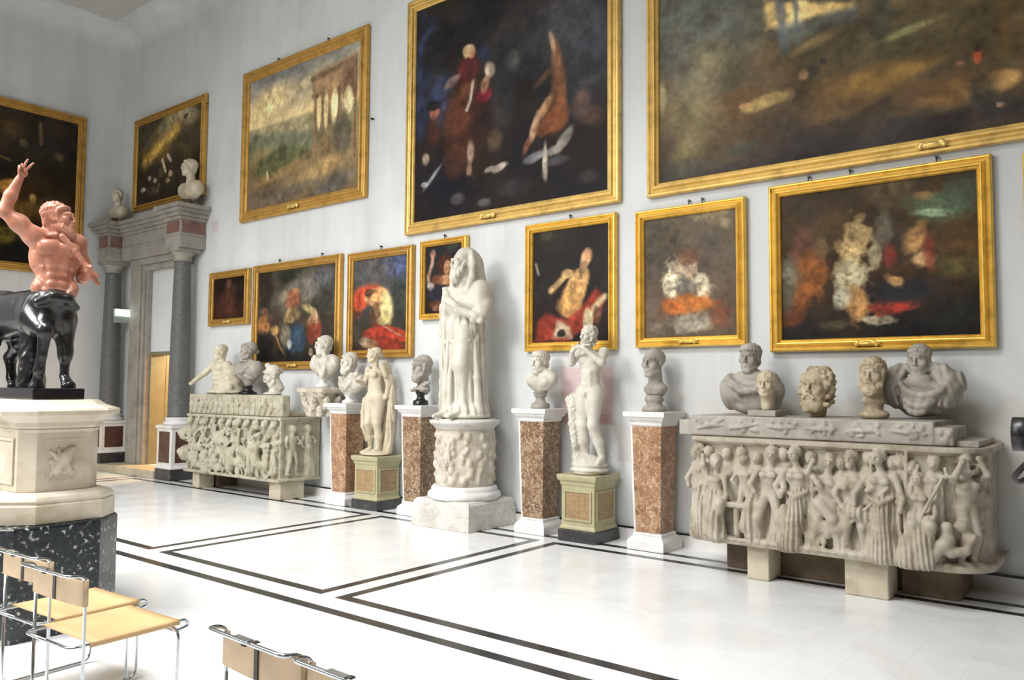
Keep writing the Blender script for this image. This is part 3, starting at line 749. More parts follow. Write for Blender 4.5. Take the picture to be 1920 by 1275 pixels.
PAINTINGS['garden'] = dict(rect=('N', -2.98, -1.015, 2.06, 3.74, 0.12), bg=[(0, (58, 46, 32)), (0.3, (64, 50, 34)), (0.6, (52, 38, 26)), (1, (26, 22, 18))], noise=0.8, ops=[('b',0.827,0.194,0.255,0.13,10,(92,110,82),0.7,0.9), ('b',0.802,0.233,0.144,0.033,6,(156,176,140),0.5,0.9), ('b',0.926,0.127,0.16,0.143,0,(74,86,66),0.8,0.8), ('b',0.754,0.114,0.085,0.045,10,(128,100,58),0.7,0.8), ('b',0.599,0.035,0.225,0.1,-10,(86,72,52),0.8,0.8), ('b',0.919,0.488,0.213,0.238,0,(96,70,36),0.9,0.8), ('b',0.894,0.584,0.212,0.095,0,(86,82,46),0.9,0.7), ('b',0.126,0.393,0.136,0.241,0,(96,62,50),0.7,0.85), ('b',0.169,0.581,0.158,0.21,10,(150,88,40),0.6,0.85), ('b',0.092,0.72,0.137,0.158,20,(136,78,38),0.7,0.8), ('b',0.231,0.369,0.07,0.08,0,(126,104,76),0.7,0.7), ('b',0.402,0.373,0.114,0.21,5,(214,182,126),0.5,0.85), ('b',0.388,0.601,0.162,0.15,-15,(206,196,156),0.5,0.85), ('b',0.413,0.779,0.105,0.18,0,(196,144,88),0.6,0.8), ('b',0.327,0.738,0.09,0.094,0,(206,202,176),0.6,0.8), ('b',0.518,0.89,0.162,0.045,5,(196,184,152),0.5,0.85), ('b',0.554,0.306,0.072,0.2,0,(110,104,90),0.7,0.7), ('b',0.511,0.474,0.054,0.12,0,(190,176,140),0.6,0.7), ('b',0.586,0.483,0.063,0.1,0,(130,52,40),0.6,0.8), ('b',0.613,0.81,0.207,0.07,-8,(158,54,38),0.5,0.9), ('b',0.666,0.713,0.238,0.12,0,(36,38,42),0.6,0.9), ('b',0.61,0.64,0.066,0.05,30,(196,150,96),0.6,0.8), ('b',0.71,0.395,0.099,0.143,20,(198,148,92),0.6,0.8), ('b',0.741,0.521,0.11,0.08,0,(206,170,120),0.6,0.75), ('b',0.772,0.471,0.06,0.171,0,(122,50,36),0.7,0.7), ('b',0.032,0.567,0.088,0.158,0,(130,126,104),0.7,0.7), ('b',0.031,0.715,0.074,0.158,0,(70,72,62),0.7,0.7), ('b',0.888,0.878,0.212,0.143,0,(34,34,30),0.8,0.8), ('b',0.045,0.864,0.11,0.073,0,(120,60,30),0.7,0.7), ('b',0.282,0.912,0.15,0.052,0,(110,100,70),0.7,0.6)])
PAINTINGS['cloth'] = dict(rect=('N', -4.515, -3.225, 2.14, 3.68, 0.11), bg=[(0, (92, 82, 68)), (0.4, (94, 82, 68)), (0.75, (104, 86, 72)), (1, (96, 82, 68))], noise=0.35, ops=[('b',0.141,0.179,0.195,0.345,0,(72,64,52),0.9,0.8), ('p',[(0.445,0.006),(0.968,-0.047),(0.965,0.14),(0.734,0.083)],(146,130,100),0.3,0.7), ('b',0.558,0.434,0.212,0.138,0,(78,66,54),0.8,0.6), ('b',0.334,0.551,0.13,0.196,10,(226,214,180),0.4,0.92), ('b',0.615,0.59,0.137,0.161,-10,(220,206,172),0.4,0.9), ('b',0.471,0.45,0.125,0.127,0,(206,178,146),0.5,0.8), ('b',0.487,0.626,0.112,0.138,0,(104,98,90),0.5,0.85), ('b',0.501,0.342,0.1,0.08,0,(110,74,52),0.6,0.8), ('b',0.463,0.743,0.3,0.104,-6,(186,104,48),0.45,0.95), ('b',0.556,0.717,0.187,0.069,10,(206,124,58),0.5,0.8), ('b',0.261,0.725,0.104,0.069,0,(166,92,40),0.5,0.8), ('b',0.554,0.877,0.25,0.104,0,(150,142,124),0.5,0.9), ('b',0.525,0.911,0.144,0.052,0,(176,166,146),0.5,0.7), ('b',0.809,0.836,0.096,0.121,0,(120,64,44),0.7,0.7), ('b',0.137,0.92,0.104,0.054,0,(134,122,106),0.7,0.7)])
PAINTINGS['elder'] = dict(rect=('N', -6.08, -4.77, 2.13, 3.715, 0.11), bg=[(0, (40, 36, 32)), (0.5, (38, 34, 32)), (0.8, (40, 30, 28)), (1, (34, 28, 26))], noise=0.4, ops=[('b',0.178,0.029,0.096,0.081,0,(70,66,52),0.7,0.8), ('b',0.563,0.557,0.139,0.234,25,(208,158,98),0.35,0.95), ('b',0.5,0.695,0.155,0.137,10,(200,150,90),0.4,0.9), ('b',0.667,0.446,0.09,0.117,15,(204,156,100),0.4,0.9), ('s',[(0.457,0.41),(0.35,0.474),(0.24,0.539)],0.046,(204,166,112),0.9), ('b',0.471,0.396,0.078,0.052,0,(206,168,112),0.4,0.9), ('b',0.715,0.273,0.068,0.1,15,(206,156,112),0.35,0.95), ('b',0.681,0.326,0.045,0.065,15,(140,110,84),0.5,0.8), ('s',[(0.639,0.388),(0.653,0.445)],0.028,(120,100,80),0.8), ('s',[(0.03,0.289),(0.076,0.385)],0.022,(150,140,124),0.8), ('p',[(0.02,0.987),(0.183,0.727),(0.458,0.81),(0.633,0.723),(0.838,0.549),(0.965,0.647),(0.872,0.825),(0.459,0.997)],(138,52,38),0.25,0.95), ('b',0.634,0.816,0.186,0.104,-20,(150,58,42),0.5,0.8), ('b',0.154,0.87,0.112,0.143,15,(150,58,40),0.5,0.8), ('s',[(0.945,0.628),(0.818,0.722),(0.75,0.867)],0.047,(204,188,146),0.9), ('b',0.737,0.82,0.06,0.138,0,(216,202,160),0.4,0.9), ('p',[(0.329,0.805),(0.501,0.867),(0.529,0.971),(0.272,0.964)],(176,164,138),0.3,0.9), ('b',0.387,0.93,0.062,0.046,0,(20,18,18),0.3,0.9), ('b',0.859,0.779,0.058,0.1,0,(80,60,46),0.5,0.8), ('b',0.872,0.77,0.029,0.031,0,(130,90,70),0.5,0.8)])
PAINTINGS['dancer'] = dict(rect=('N', -7.92, -7.06, 2.61, 3.705, 0.085), bg=[(0, (36, 34, 36)), (0.5, (38, 34, 34)), (1, (32, 24, 26))], noise=0.4, ops=[('b',0.701,-0.054,0.136,0.145,0,(60,64,56),0.7,0.7), ('b',0.552,0.289,0.17,0.15,0,(70,38,26),0.4,0.95), ('b',0.581,0.33,0.068,0.094,5,(196,146,108),0.4,0.95), ('s',[(0.2,0.097),(0.174,0.264),(0.061,0.456),(0.093,0.578)],0.036,(196,160,136),0.9), ('b',0.186,0.12,0.06,0.052,0,(170,120,100),0.4,0.9), ('b',0.557,0.517,0.156,0.073,0,(206,160,112),0.4,0.9), ('b',0.786,0.616,0.133,0.145,10,(182,106,50),0.4,0.95), ('b',0.326,0.504,0.12,0.068,0,(120,70,50),0.5,0.8), ('b',0.152,0.605,0.062,0.06,0,(196,186,178),0.4,0.8), ('s',[(0.761,0.77),(0.578,0.863),(0.248,0.928)],0.043,(200,160,130),0.9), ('b',0.359,0.711,0.2,0.105,0,(40,38,50),0.5,0.9), ('b',0.364,0.885,0.18,0.058,0,(110,60,34),0.6,0.7), ('s',[(0.336,0.947),(0.622,0.912)],0.025,(120,50,60),0.7), ('b',0.788,0.772,0.038,0.058,20,(206,190,176),0.5,0.8)])
PAINTINGS['sleeper'] = dict(rect=('N', -9.455, -8.07, 2.1, 3.685, 0.12), bg=[(0, (84, 82, 86)), (0.25, (82, 80, 80)), (0.5, (66, 66, 62)), (0.8, (50, 46, 40)), (1, (60, 44, 36))], noise=0.5, ops=[('b',0.765,0.051,0.242,0.195,0,(88,104,150),0.6,0.9), ('b',0.902,0.158,0.172,0.232,0,(76,84,116),0.7,0.7), ('b',0.392,0.091,0.391,0.208,0,(82,78,74),0.8,0.8), ('b',0.841,0.381,0.154,0.202,0,(52,56,50),0.6,0.9), ('b',0.191,0.195,0.235,0.144,0,(78,80,80),0.8,0.7), ('s',[(0.078,0.574),(0.094,0.426),(0.238,0.363),(0.399,0.355)],0.117,(192,72,44),0.9), ('b',0.147,0.429,0.165,0.176,10,(200,80,50),0.5,0.9), ('b',0.401,0.396,0.23,0.093,-10,(210,160,106),0.4,0.95), ('b',0.522,0.461,0.184,0.186,-10,(206,150,96),0.4,0.9), ('b',0.623,0.541,0.135,0.248,-8,(216,198,138),0.4,0.95), ('b',0.299,0.367,0.103,0.056,0,(60,44,34),0.4,0.8), ('s',[(0.239,0.434),(0.404,0.53),(0.447,0.619)],0.039,(206,156,110),0.85), ('b',0.568,0.682,0.135,0.077,0,(206,186,120),0.5,0.85), ('b',0.407,0.617,0.115,0.155,0,(96,64,44),0.6,0.7), ('b',0.756,0.831,0.374,0.09,15,(180,62,40),0.4,0.95), ('b',0.413,0.821,0.253,0.08,0,(170,60,40),0.5,0.9), ('b',0.663,0.943,0.33,0.078,8,(160,56,38),0.5,0.9), ('b',0.315,0.935,0.161,0.07,0,(150,120,84),0.5,0.85), ('b',0.212,0.903,0.106,0.064,0,(170,150,120),0.5,0.7), ('s',[(0.56,0.739),(0.9,0.864)],0.014,(150,140,120),0.8), ('b',0.083,0.722,0.096,0.24,0,(60,54,46),0.6,0.8)])
PAINTINGS['group'] = dict(rect=('N', -11.9, -9.61, 1.95, 3.71, 0.13), bg=[(0, (62, 58, 50)), (0.3, (78, 74, 64)), (0.6, (60, 54, 44)), (1, (32, 28, 24))], noise=0.7, ops=[('b',0.555,0.247,0.605,0.221,-20,(116,110,96),0.7,0.85), ('b',0.753,0.181,0.398,0.136,-20,(104,100,92),0.7,0.8), ('b',0.848,0.135,0.26,0.198,0,(80,80,82),0.8,0.8), ('b',0.378,0.085,0.2,0.088,0,(40,42,34),0.5,0.9), ('b',0.091,0.114,0.214,0.45,0,(44,34,30),0.6,0.9), ('b',0.886,0.389,0.182,0.165,0,(54,54,44),0.6,0.8), ('b',0.5,0.259,0.126,0.077,0,(150,106,76),0.4,0.9), ('b',0.462,0.337,0.196,0.136,0,(146,88,60),0.5,0.9), ('b',0.348,0.287,0.114,0.079,0,(130,116,96),0.5,0.85), ('s',[(0.423,0.437),(0.37,0.55),(0.461,0.555)],0.052,(176,146,104),0.85), ('b',0.681,0.457,0.189,0.059,20,(176,158,104),0.5,0.85), ('b',0.459,0.498,0.196,0.105,0,(150,120,80),0.5,0.7), ('b',0.522,0.787,0.248,0.255,0,(48,64,80),0.4,0.95), ('b',0.553,0.703,0.14,0.136,0,(62,80,98),0.5,0.8), ('b',0.375,0.724,0.143,0.175,0,(136,126,104),0.5,0.8), ('b',0.433,0.813,0.056,0.077,0,(190,190,180),0.5,0.8), ('b',0.73,0.6,0.133,0.119,0,(186,150,110),0.5,0.9), ('b',0.748,0.529,0.08,0.068,0,(190,146,110),0.4,0.9), ('b',0.713,0.711,0.122,0.17,0,(130,54,40),0.5,0.85), ('b',0.791,0.687,0.091,0.148,0,(140,60,40),0.5,0.8), ('b',0.083,0.591,0.18,0.162,0,(172,116,66),0.5,0.9), ('b',0.093,0.443,0.09,0.07,0,(120,84,64),0.5,0.8), ('b',0.238,0.659,0.102,0.079,0,(190,146,90),0.5,0.9), ('b',0.213,0.54,0.118,0.09,0,(80,60,60),0.6,0.7), ('s',[(0.254,0.718),(0.307,0.837),(0.388,0.938)],0.029,(160,120,84),0.85), ('b',0.076,0.859,0.274,0.27,0,(24,22,22),0.5,0.95), ('b',0.573,0.959,0.54,0.085,0,(34,30,26),0.6,0.8), ('b',0.705,0.907,0.054,0.068,0,(176,160,140),0.5,0.8), ('b',0.906,0.693,0.153,0.198,0,(62,54,50),0.6,0.7)])
PAINTINGS['dim'] = dict(rect=('N', -13.25, -12.02, 2.74, 3.7, 0.12), bg=[(0, (28, 20, 18)), (0.5, (36, 22, 18)), (1, (52, 28, 20))], noise=0.4, ops=[('b',0.485,0.519,0.165,0.285,0,(84,50,38),0.7,0.8), ('b',0.456,0.15,0.082,0.067,0,(104,76,60),0.5,0.8), ('b',0.238,0.696,0.168,0.19,10,(76,42,30),0.7,0.8), ('b',0.66,0.275,0.097,0.085,0,(60,46,38),0.7,0.6), ('b',0.546,0.85,0.165,0.076,0,(92,52,36),0.7,0.7)])
PAINTINGS['next'] = dict(rect=('N', -0.79, 0.6, 1.7, 3.7, 0.12), bg=[(0, (70, 60, 46)), (1, (50, 42, 34))], noise=0.5, ops=[])


def vnoise(h, w, cells, seed, octaves=5, asp=1.0):
    r = np.random.default_rng(seed); out = np.zeros((h, w)); amp = 1.0; tot = 0
    for o in range(octaves):
        cy = max(2, int(cells * 2 ** o)); cx = max(2, int(cells * asp * 2 ** o))
        g = r.random((cy + 2, cx + 2))
        y = np.linspace(0, cy, h); x = np.linspace(0, cx, w)
        yi, xi = y.astype(int), x.astype(int); fy, fx = y - yi, x - xi
        fy = (fy * fy * (3 - 2 * fy))[:, None]; fx = (fx * fx * (3 - 2 * fx))[None, :]
        a = g[yi][:, xi]; b = g[yi][:, xi + 1]; c = g[yi + 1][:, xi]; d = g[yi + 1][:, xi + 1]
        out += amp * ((a * (1 - fx) + b * fx) * (1 - fy) + (c * (1 - fx) + d * fx) * fy); tot += amp; amp *= .55
    return out / tot - .5


PAINTINGS['next']['ops'] = [('b', .35, .35, .3, .35, 10, (126, 98, 62), .8, .8), ('b', .65, .6, .25, .3, -10, (96, 48, 36), .7, .8), ('b', .4, .75, .4, .2, 0, (46, 40, 34), .7, .8), ('b', .6, .25, .16, .14, 0, (150, 140, 110), .7, .7), ('b', .25, .6, .12, .25, 15, (170, 140, 96), .6, .7)]
ROUGH = dict(temple=.3, hunt=.55, wood=.8, elder=.45, dancer=.4, sleeper=.4, group=.5, feast=.6, west=.7, dim=.5)


def paint_canvas(key, spec, W, H, seed, res):
    nx, ny = max(40, int(W / res)), max(40, int(H / res))
    u = np.linspace(0, 1, nx)[None, :] + np.zeros((ny, 1)); v = np.linspace(0, 1, ny)[:, None] + np.zeros((1, nx))
    asp = W / H
    rg = ROUGH.get(key, 1.0)
    wx = vnoise(ny, nx, 7, seed, 4, asp) * .05 * rg; wy = vnoise(ny, nx, 7, seed + 1, 4, asp) * .05 * rg
    U, V = (u * W + wx), (v * H + wy)
    bg = spec['bg']
    vv = np.clip(v + wy / H * 3, 0, 1)
    C = np.stack([np.interp(vv, [s[0] for s in bg], [s[1][k] for s in bg]) for k in range(3)], -1).astype(float)
    n1 = vnoise(ny, nx, 4, seed + 2, 6, asp); n2 = vnoise(ny, nx, 12, seed + 3, 5, asp)
    C *= (1 + spec['noise'] * (n1 * 1.3 + n2 * .6))[..., None]
    C += (vnoise(ny, nx, 5, seed + 4, 4, asp) * 30 * spec['noise'])[..., None] * np.array([1, .4, -.7])

    n3 = vnoise(ny, nx, 20, seed + 7, 4, asp); n4 = vnoise(ny, nx, 45, seed + 8, 3, asp)

    def lay(m, col, al):
        nonlocal C
        m = (np.clip(m, 0, 1) * al * np.clip(.92 + (n4 * .9 + n3 * .5) * rg, .3, 1))[..., None]
        t = (1 + .5 * n2 + .7 * n3)[..., None]
        C = C * (1 - m) + np.array(col, float) * t * m
    for o in spec['ops']:
        if o[0] == 'b':
            _, cx, cy, rx, ry, rt, col, soft, al = o
            a = math.radians(rt); x, y = U - cx * W, V - cy * H
            p, q = x * math.cos(a) + y * math.sin(a), -x * math.sin(a) + y * math.cos(a)
            d = np.sqrt((p / max(rx, .004)) ** 2 + (q / max(ry, .004)) ** 2)
            d = d * (1 + rg * (1.1 * n3 + .8 * n1)) + n4 * .35 * rg
            lay((1.05 + soft * .5 - d) / max(soft, .05), col, al)
        elif o[0] == 's':
            _, pts, r, col, al = o
            d = np.full(U.shape, 9.0)
            for (x0, y0), (x1, y1) in zip(pts[:-1], pts[1:]):
                ax, ay, bx, by = x0 * W, y0 * H, (x1 - x0) * W, (y1 - y0) * H
                t = np.clip(((U - ax) * bx + (V - ay) * by) / (bx * bx + by * by + 1e-9), 0, 1)
                d = np.minimum(d, np.hypot(U - ax - t * bx, V - ay - t * by))
            d = d + r * rg * (n3 * 1.6 + n4 * 1.0)
            lay((r * 1.25 - d) / (r * .8), col, al)
        else:
            _, pts, col, soft, al = o
            ins = np.zeros(U.shape, bool); d = np.full(U.shape, 9.0)
            for (x0, y0), (x1, y1) in zip(pts, pts[1:] + pts[:1]):
                ax, ay, cx, cy = x0 * W, y0 * H, x1 * W, y1 * H
                t = np.clip(((U - ax) * (cx - ax) + (V - ay) * (cy - ay)) / ((cx - ax) ** 2 + (cy - ay) ** 2 + 1e-9), 0, 1)
                d = np.minimum(d, np.hypot(U - ax - t * (cx - ax), V - ay - t * (cy - ay)))
                c = ((ay > V) != (cy > V)) & (U < (cx - ax) * (V - ay) / (cy - ay + 1e-12) + ax)
                ins ^= c
            sd = np.where(ins, d, -d)
            lay((sd + n3 * .04 * H * rg) / (soft * .15 + .01) + .5, col, al)
    C = np.clip(C, 4, 250) / 255
    L = np.where(C <= .04045, C / 12.92, ((C + .055) / 1.055) ** 2.4) * GAIN.get(key, 1.0)
    return u, v, np.clip(L, 0, .95)


GAIN = dict(feast=1.4, west=1.2, temple=1.35, hunt=1.1, wood=1.15)


def cartouche(name, mat, parent, c, w, h):
    """gilded scroll plaque on the lower rail"""
    s = Sculpt((c[0] - w, c[1] - .05, c[2] - h), (c[0] + w, c[1] + .03, c[2] + h), max(.005, w / 28))
    s.ell(c, (w * .62, .022, h * .5), k=.01)
    for sx in (-1, 1):
        s.ell((c[0] + sx * w * .62, c[1], c[2] + h * .2), (w * .22, .02, h * .34), rot('Y', sx * 30), k=.01)
        s.ell((c[0] + sx * w * .72, c[1], c[2] - h * .25), (w * .16, .018, h * .3), rot('Y', -sx * 30), k=.01)
        s.ell((c[0] + sx * w * .9, c[1] + .004, c[2]), (w * .1, .014, h * .16), k=.01)
    s.ell((c[0], c[1] - .012, c[2]), (w * .4, .016, h * .3), k=.004)
    return s.build(name, mat, parent)


FR_PROF = [(0, 0), (0, .55), (.05, .72), (.12, .78), (.2, .8), (.26, .62), (.34, .54), (.48, .62), (.58, .95), (.66, 1.0), (.74, .95), (.8, .62), (.86, .55), (.93, .6), (1.0, .42), (1.0, .25)]


def picture(key, label, gold, plaque=.5, seed=1, hooks=(.5,), deep=.085, res=None):
    sp = PAINTINGS[key]
    pl, a0, a1, z0, z1, fw = sp['rect']
    W, H = a1 - a0, z1 - z0
    cx = (a0 + a1) / 2
    loc, rz = ((cx, WY - .012, z0), 0) if pl == 'N' else ((EX + .012, cx, z0), PI / 2)
    t = thing('framed_picture', label, 'painting', loc, rz)
    # frame moulding: local x along the wall, y towards the wall positive, z up
    R = []
    for o, d in FR_PROF:
        q = o * fw
        R.append([(-W / 2 + q, -d * deep, q), (W / 2 - q, -d * deep, q), (W / 2 - q, -d * deep, H - q), (-W / 2 + q, -d * deep, H - q)])
    m = MB(); m.rings(R, caps=False)
    fr = m.build('frame', gold, t)
    iw, ih = W - 2 * fw, H - 2 * fw
    res = res or max(.009, iw / 230)
    u, v, L = paint_canvas(key, sp, iw, ih, seed * 17 + 3, res)
    ny, nx = u.shape
    V = np.stack([(u - .5) * iw, np.full(u.shape, -.022), H - fw - v * ih], -1).reshape(-1, 3)
    ii = np.arange((ny - 1) * nx).reshape(ny - 1, nx)[:, :-1].ravel()
    F = np.stack([ii, ii + nx, ii + nx + 1, ii + 1], 1)
    o = mobj('canvas', V, F, M['paint'], t)
    at = o.data.color_attributes.new('paint', 'FLOAT_COLOR', 'POINT')
    rgba = np.ones((ny * nx, 4), np.float32); rgba[:, :3] = L.reshape(-1, 3)
    at.data.foreach_set('color', rgba.ravel())
    if plaque is not None:
        w = min(.17, .07 + fw * .45)
        cartouche('plaque', M['goldpale'] if gold is not M['gold'] else gold, fr, ((plaque - .5) * W, -deep * .92, fw * .5), w, fw * .42)
    for h in hooks:
        k = MB().tube([((h - .5) * W, 0, H + .05), ((h - .5) * W, -.03, H + .05)], .012).tube([((h - .5) * W, -.02, H - .02), ((h - .5) * W, -.022, H + .05)], .006)
        k.build('hanging_hook', M['steel'], fr)
    return t


def pictures():
    picture('temple', 'large gilt-framed landscape with a ruined colonnade under a glowing sky, upper row', M['goldlow'], .47, 1, (.3, .7))
    picture('hunt', 'very large gilt-framed dark hunting scene with a rider on a brown horse', M['goldpale'], .44, 2, ())
    picture('wood', 'widest gilt-framed wooded landscape, cut off by the top right corner of the photo', M['goldpale'], .55, 3, (), res=.02)
    picture('feast', 'gilt-framed brown crowd scene above the doorway, partly behind a bust', M['goldlow'], None, 4, ())
    picture('west', 'big dark gilt-framed painting on the far end wall behind the centaur', M['goldlow'], None, 5, ())
    picture('garden', 'wide bright gilt-framed painting of pale, red and brown patches above the right sarcophagus', M['gold'], .47, 6, (.2, .4, .78))
    picture('cloth', 'bright gilt-framed painting of white and orange cloth on a plain brown ground', M['gold'], .5, 7, (.5, .62))
    picture('elder', 'gilt-framed dark painting of a bare-chested old man over red cloth, behind the flute player', M['gold'], .62, 8, (.5,))
    picture('dancer', 'smallest bright gilt-framed painting, a dark-haired woman, half hidden by the hooded statue', M['gold'], .55, 9, (.5,))
    picture('sleeper', 'gilt-framed painting with red drapery and a blue sky corner, above the nude female statue', M['goldlow'], None, 10, (.5,))
    picture('group', 'wide gilt-framed painting of a crowded figure group, above the far left sarcophagus', M['goldlow'], .5, 11, (.3, .78))
    picture('dim', 'small nearly black gilt-framed portrait nearest the doorway column', M['goldlow'], .5, 12, ())
    picture('next', 'gilt-framed painting just cut by the right edge of the photo', M['gold'], None, 13, ())


# ------------------------------------------------------------------ anatomy for the marbles (face looks to -y, z up)
def head(S, c, R=None, k=1.0, hair='curls', beard=None, neck=.2, nose=True, hood=False, female=False, seed=0):
    """c: point between the ears; k: 1 = 0.24 m from chin to crown"""
    S.frame(c, R, k)
    jw = .056 if female else .064
    S.ell((0, .014, .034), (.079, .094, .086), k=.0)
    S.ell((0, -.03, -.034), (jw, .062, .084), k=.02)
    S.ell((0, -.066, -.1), (.027, .026, .024), k=.025)
    for s in (-1, 1):
        S.ell((s * .043, -.06, -.018), (.028, .03, .032), k=.02)
        S.cap((s * .054, -.02, -.07), (s * .02, -.07, -.105), .022, .019, k=.02)
    # brow ridge, sockets, eyes
    S.path([(-.05, -.07, .026), (-.026, -.09, .033), (0, -.09, .026), (.026, -.09, .033), (.05, -.07, .026)], [.011, .012, .011, .012, .011], k=.012)
    for s in (-1, 1):
        S.ell((s * .031, -.103, .008), (.019, .016, .012), k=.008, sub=True)
        S.ell((s * .031, -.079, .006), (.0155, .015, .0125), k=.003)
        S.path([(s * .015, -.091, .008), (s * .031, -.097, .016), (s * .046, -.084, .007)], [.0035, .004, .0035], k=.003)
        S.path([(s * .017, -.089, .0), (s * .031, -.093, -.005), (s * .045, -.082, .0)], [.003, .0032, .003], k=.003)
    if nose:
        S.path([(0, -.092, .026), (0, -.104, .004), (0, -.115, -.026)], [.009, .009, .0108], k=.008)
        for s in (-1, 1): S.ell((s * .011, -.104, -.031), (.009, .011, .009), k=.007)
    # mouth
    S.ell((0, -.07, -.06), (.036, .028, .034), k=.02)
    S.path([(-.027, -.086, -.061), (-.008, -.098, -.0565), (.008, -.098, -.0565), (.027, -.086, -.061)], [.004, .006, .006, .004], k=.006)
    S.path([(-.02, -.089, -.069), (0, -.098, -.0705), (.02, -.089, -.069)], [.005, .0075, .005], k=.006)
    S.path([(-.027, -.093, -.0635), (0, -.107, -.0635), (.027, -.093, -.0635)], [.0025, .003, .0025], k=.003, sub=True)
    for s in (-1, 1):
        S.ell((s * .077, .008, -.004), (.01, .02, .033), rot('X', -12), k=.008)
        S.ell((s * .086, .006, .0), (.006, .012, .02), rot('X', -12), k=.005, sub=True)
    if neck:
        nr = .044 if female else .054
        S.cap((0, .022, -.05), (0, .03, -.05 - neck), nr, nr * 1.12, k=.03)
        if not female:
            for s in (-1, 1): S.cap((s * .05, .012, -.07), (s * .014, -.02, -.05 - neck), .014, .012, k=.02)
    r = random.Random(seed)
    if hair == 'curls':
        S.ell((0, .028, .05), (.088, .098, .086), k=.012, disp=curls(150 / k, .008 * k, seed))
        for i in range(9):
            a = PI * (i / 8 - .0); x = .074 * math.cos(a)
            S.ell((x * .98, -.028 - .045 * math.sin(a), .06 + .024 * math.sin(a) + r.uniform(-.004, .004)), (.0145, .013, .0135), k=.008)
        for s in (-1, 1): S.cap((s * .08, -.018, .04), (s * .074, -.022, -.02), .012, .008, k=.008)
        S.ell((0, .075, -.03), (.06, .035, .05), k=.02, disp=curls(150 / k, .007 * k, seed))
    elif hair == 'cap':
        S.ell((0, .026, .048), (.085, .097, .083), k=.01, disp=strands(260 / k, .0025 * k, 'x', 3))
        S.path([(-.076, -.02, .05), (-.052, -.05, .073), (0, -.068, .084), (.052, -.05, .073), (.076, -.02, .05)], [.01, .01, .01, .01, .01], k=.02, disp=strands(300 / k, .002 * k, 'x', 2))
        S.ell((0, .07, -.03), (.06, .035, .045), k=.02)
    elif hair == 'bald':
        S.ell((0, .04, .03), (.084, .085, .07), k=.02, disp=strands(300 / k, .0015 * k, 'z', 2))
    elif hair == 'wavy':
        S.ell((0, .03, .05), (.09, .1, .085), k=.012, disp=strands(170 / k, .005 * k, 'z', 3))
        for s in (-1, 1):
            S.path([(0, -.076, .088), (s * .04, -.074, .074), (s * .074, -.04, .04), (s * .086, .01, .0)], [.016, .02, .022, .02], k=.012, disp=strands(220 / k, .004 * k, 'x', 3))
        S.ell((0, .115, .0), (.04, .036, .04), k=.02, disp=curls(160 / k, .005 * k))
    elif hair == 'braid':
        S.ell((0, .03, .05), (.087, .098, .083), k=.012, disp=strands(200 / k, .003 * k, 'x', 2))
        for j, (zz, rr) in enumerate(((.062, .079), (.088, .068))):
            for i in range(12):
                a = -.25 + (PI + .5) * i / 11
                S.ell((rr * math.cos(a), .012 - (rr + .012) * math.sin(a), zz + .012 * math.sin(a)), (.017, .016, .016), k=.008)
        S.ell((0, .08, -.03), (.06, .04, .05), k=.02)
    elif hair == 'topknot':
        S.ell((0, .03, .05), (.086, .096, .082), k=.012, disp=strands(200 / k, .003 * k, 'z', 3))
        for s in (-1, 1): S.path([(0, -.07, .085), (s * .06, -.045, .06), (s * .075, .03, .02)], [.014, .018, .02], k=.01)
        S.ell((0, .0, .145), (.032, .036, .028), k=.02); S.ell((0, .12, .02), (.036, .03, .036), k=.02)
    elif hair == 'wild':
        S.ell((0, .04, .055), (.098, .1, .09), k=.012, disp=curls(110 / k, .01 * k, seed))
        for i in range(46):
            a = r.uniform(-.2, PI + .2); e = r.uniform(-.5, 1.3)
            x, y, z = .098 * math.cos(a) * math.cos(e * .8), .03 - .098 * math.sin(a) * math.cos(e) * .9, .045 + .086 * math.sin(e)
            if y < -.03 and z < .075: continue
            S.ell((x, y, z), (r.uniform(.014, .022),) * 3, k=.008)
        for s in (-1, 1):
            for j in range(7): S.ell((s * (.085 + r.uniform(0, .012)), r.uniform(-.03, .05), .05 - j * .026), (.022, .022, .018), k=.01)
        S.ell((0, .075, -.04), (.085, .05, .08), k=.02, disp=curls(110 / k, .012 * k, seed))
    if beard == 'full':
        S.ell((0, -.066, -.108), (.056, .044, .052), k=.015, disp=curls(140 / k, .008 * k, seed + 1))
        for s in (-1, 1):
            S.path([(s * .07, -.02, -.02), (s * .062, -.045, -.075), (s * .03, -.08, -.11)], [.014, .022, .026], k=.012, disp=curls(140 / k, .006 * k, seed))
            S.path([(s * .004, -.106, -.048), (s * .03, -.095, -.07)], [.008, .008], k=.006)
        S.path([(-.024, -.098, -.0655), (0, -.112, -.0655), (.024, -.098, -.0655)], [.003, .004, .003], k=.003, sub=True)
    elif beard == 'long':
        S.ell((0, -.07, -.125), (.062, .046, .08), k=.015, disp=strands(150 / k, .006 * k, 'x', 3))
        for s in (-1, 1):
            S.path([(s * .072, -.015, -.02), (s * .064, -.045, -.08), (s * .03, -.085, -.14)], [.016, .026, .03], k=.012, disp=strands(150 / k, .004 * k, 'x', 3))
            S.path([(s * .004, -.108, -.047), (s * .035, -.1, -.075)], [.009, .008], k=.006)
        S.path([(-.024, -.1, -.0655), (0, -.116, -.0655), (.024, -.1, -.0655)], [.003, .004, .003], k=.003, sub=True)
    elif beard == 'curly':
        for i in range(60):
            a = r.uniform(-1.25, 1.25); z = r.uniform(-.16, -.055)
            if abs(a) < .6 and z > -.085: continue
            q = .068 - .1 * max(0, -z - .1)
            S.ell((q * math.sin(a), .0 - (q + .014) * math.cos(a), z + .04 * (abs(a) / 1.3) ** 2), (.0155, .0155, .018), k=.008)
        for s in (-1, 1): S.path([(s * .004, -.108, -.047), (s * .034, -.1, -.07)], [.009, .01], k=.006)
        S.ell((0, -.05, -.11), (.06, .045, .05), k=.015)
    S.frame()
    return S


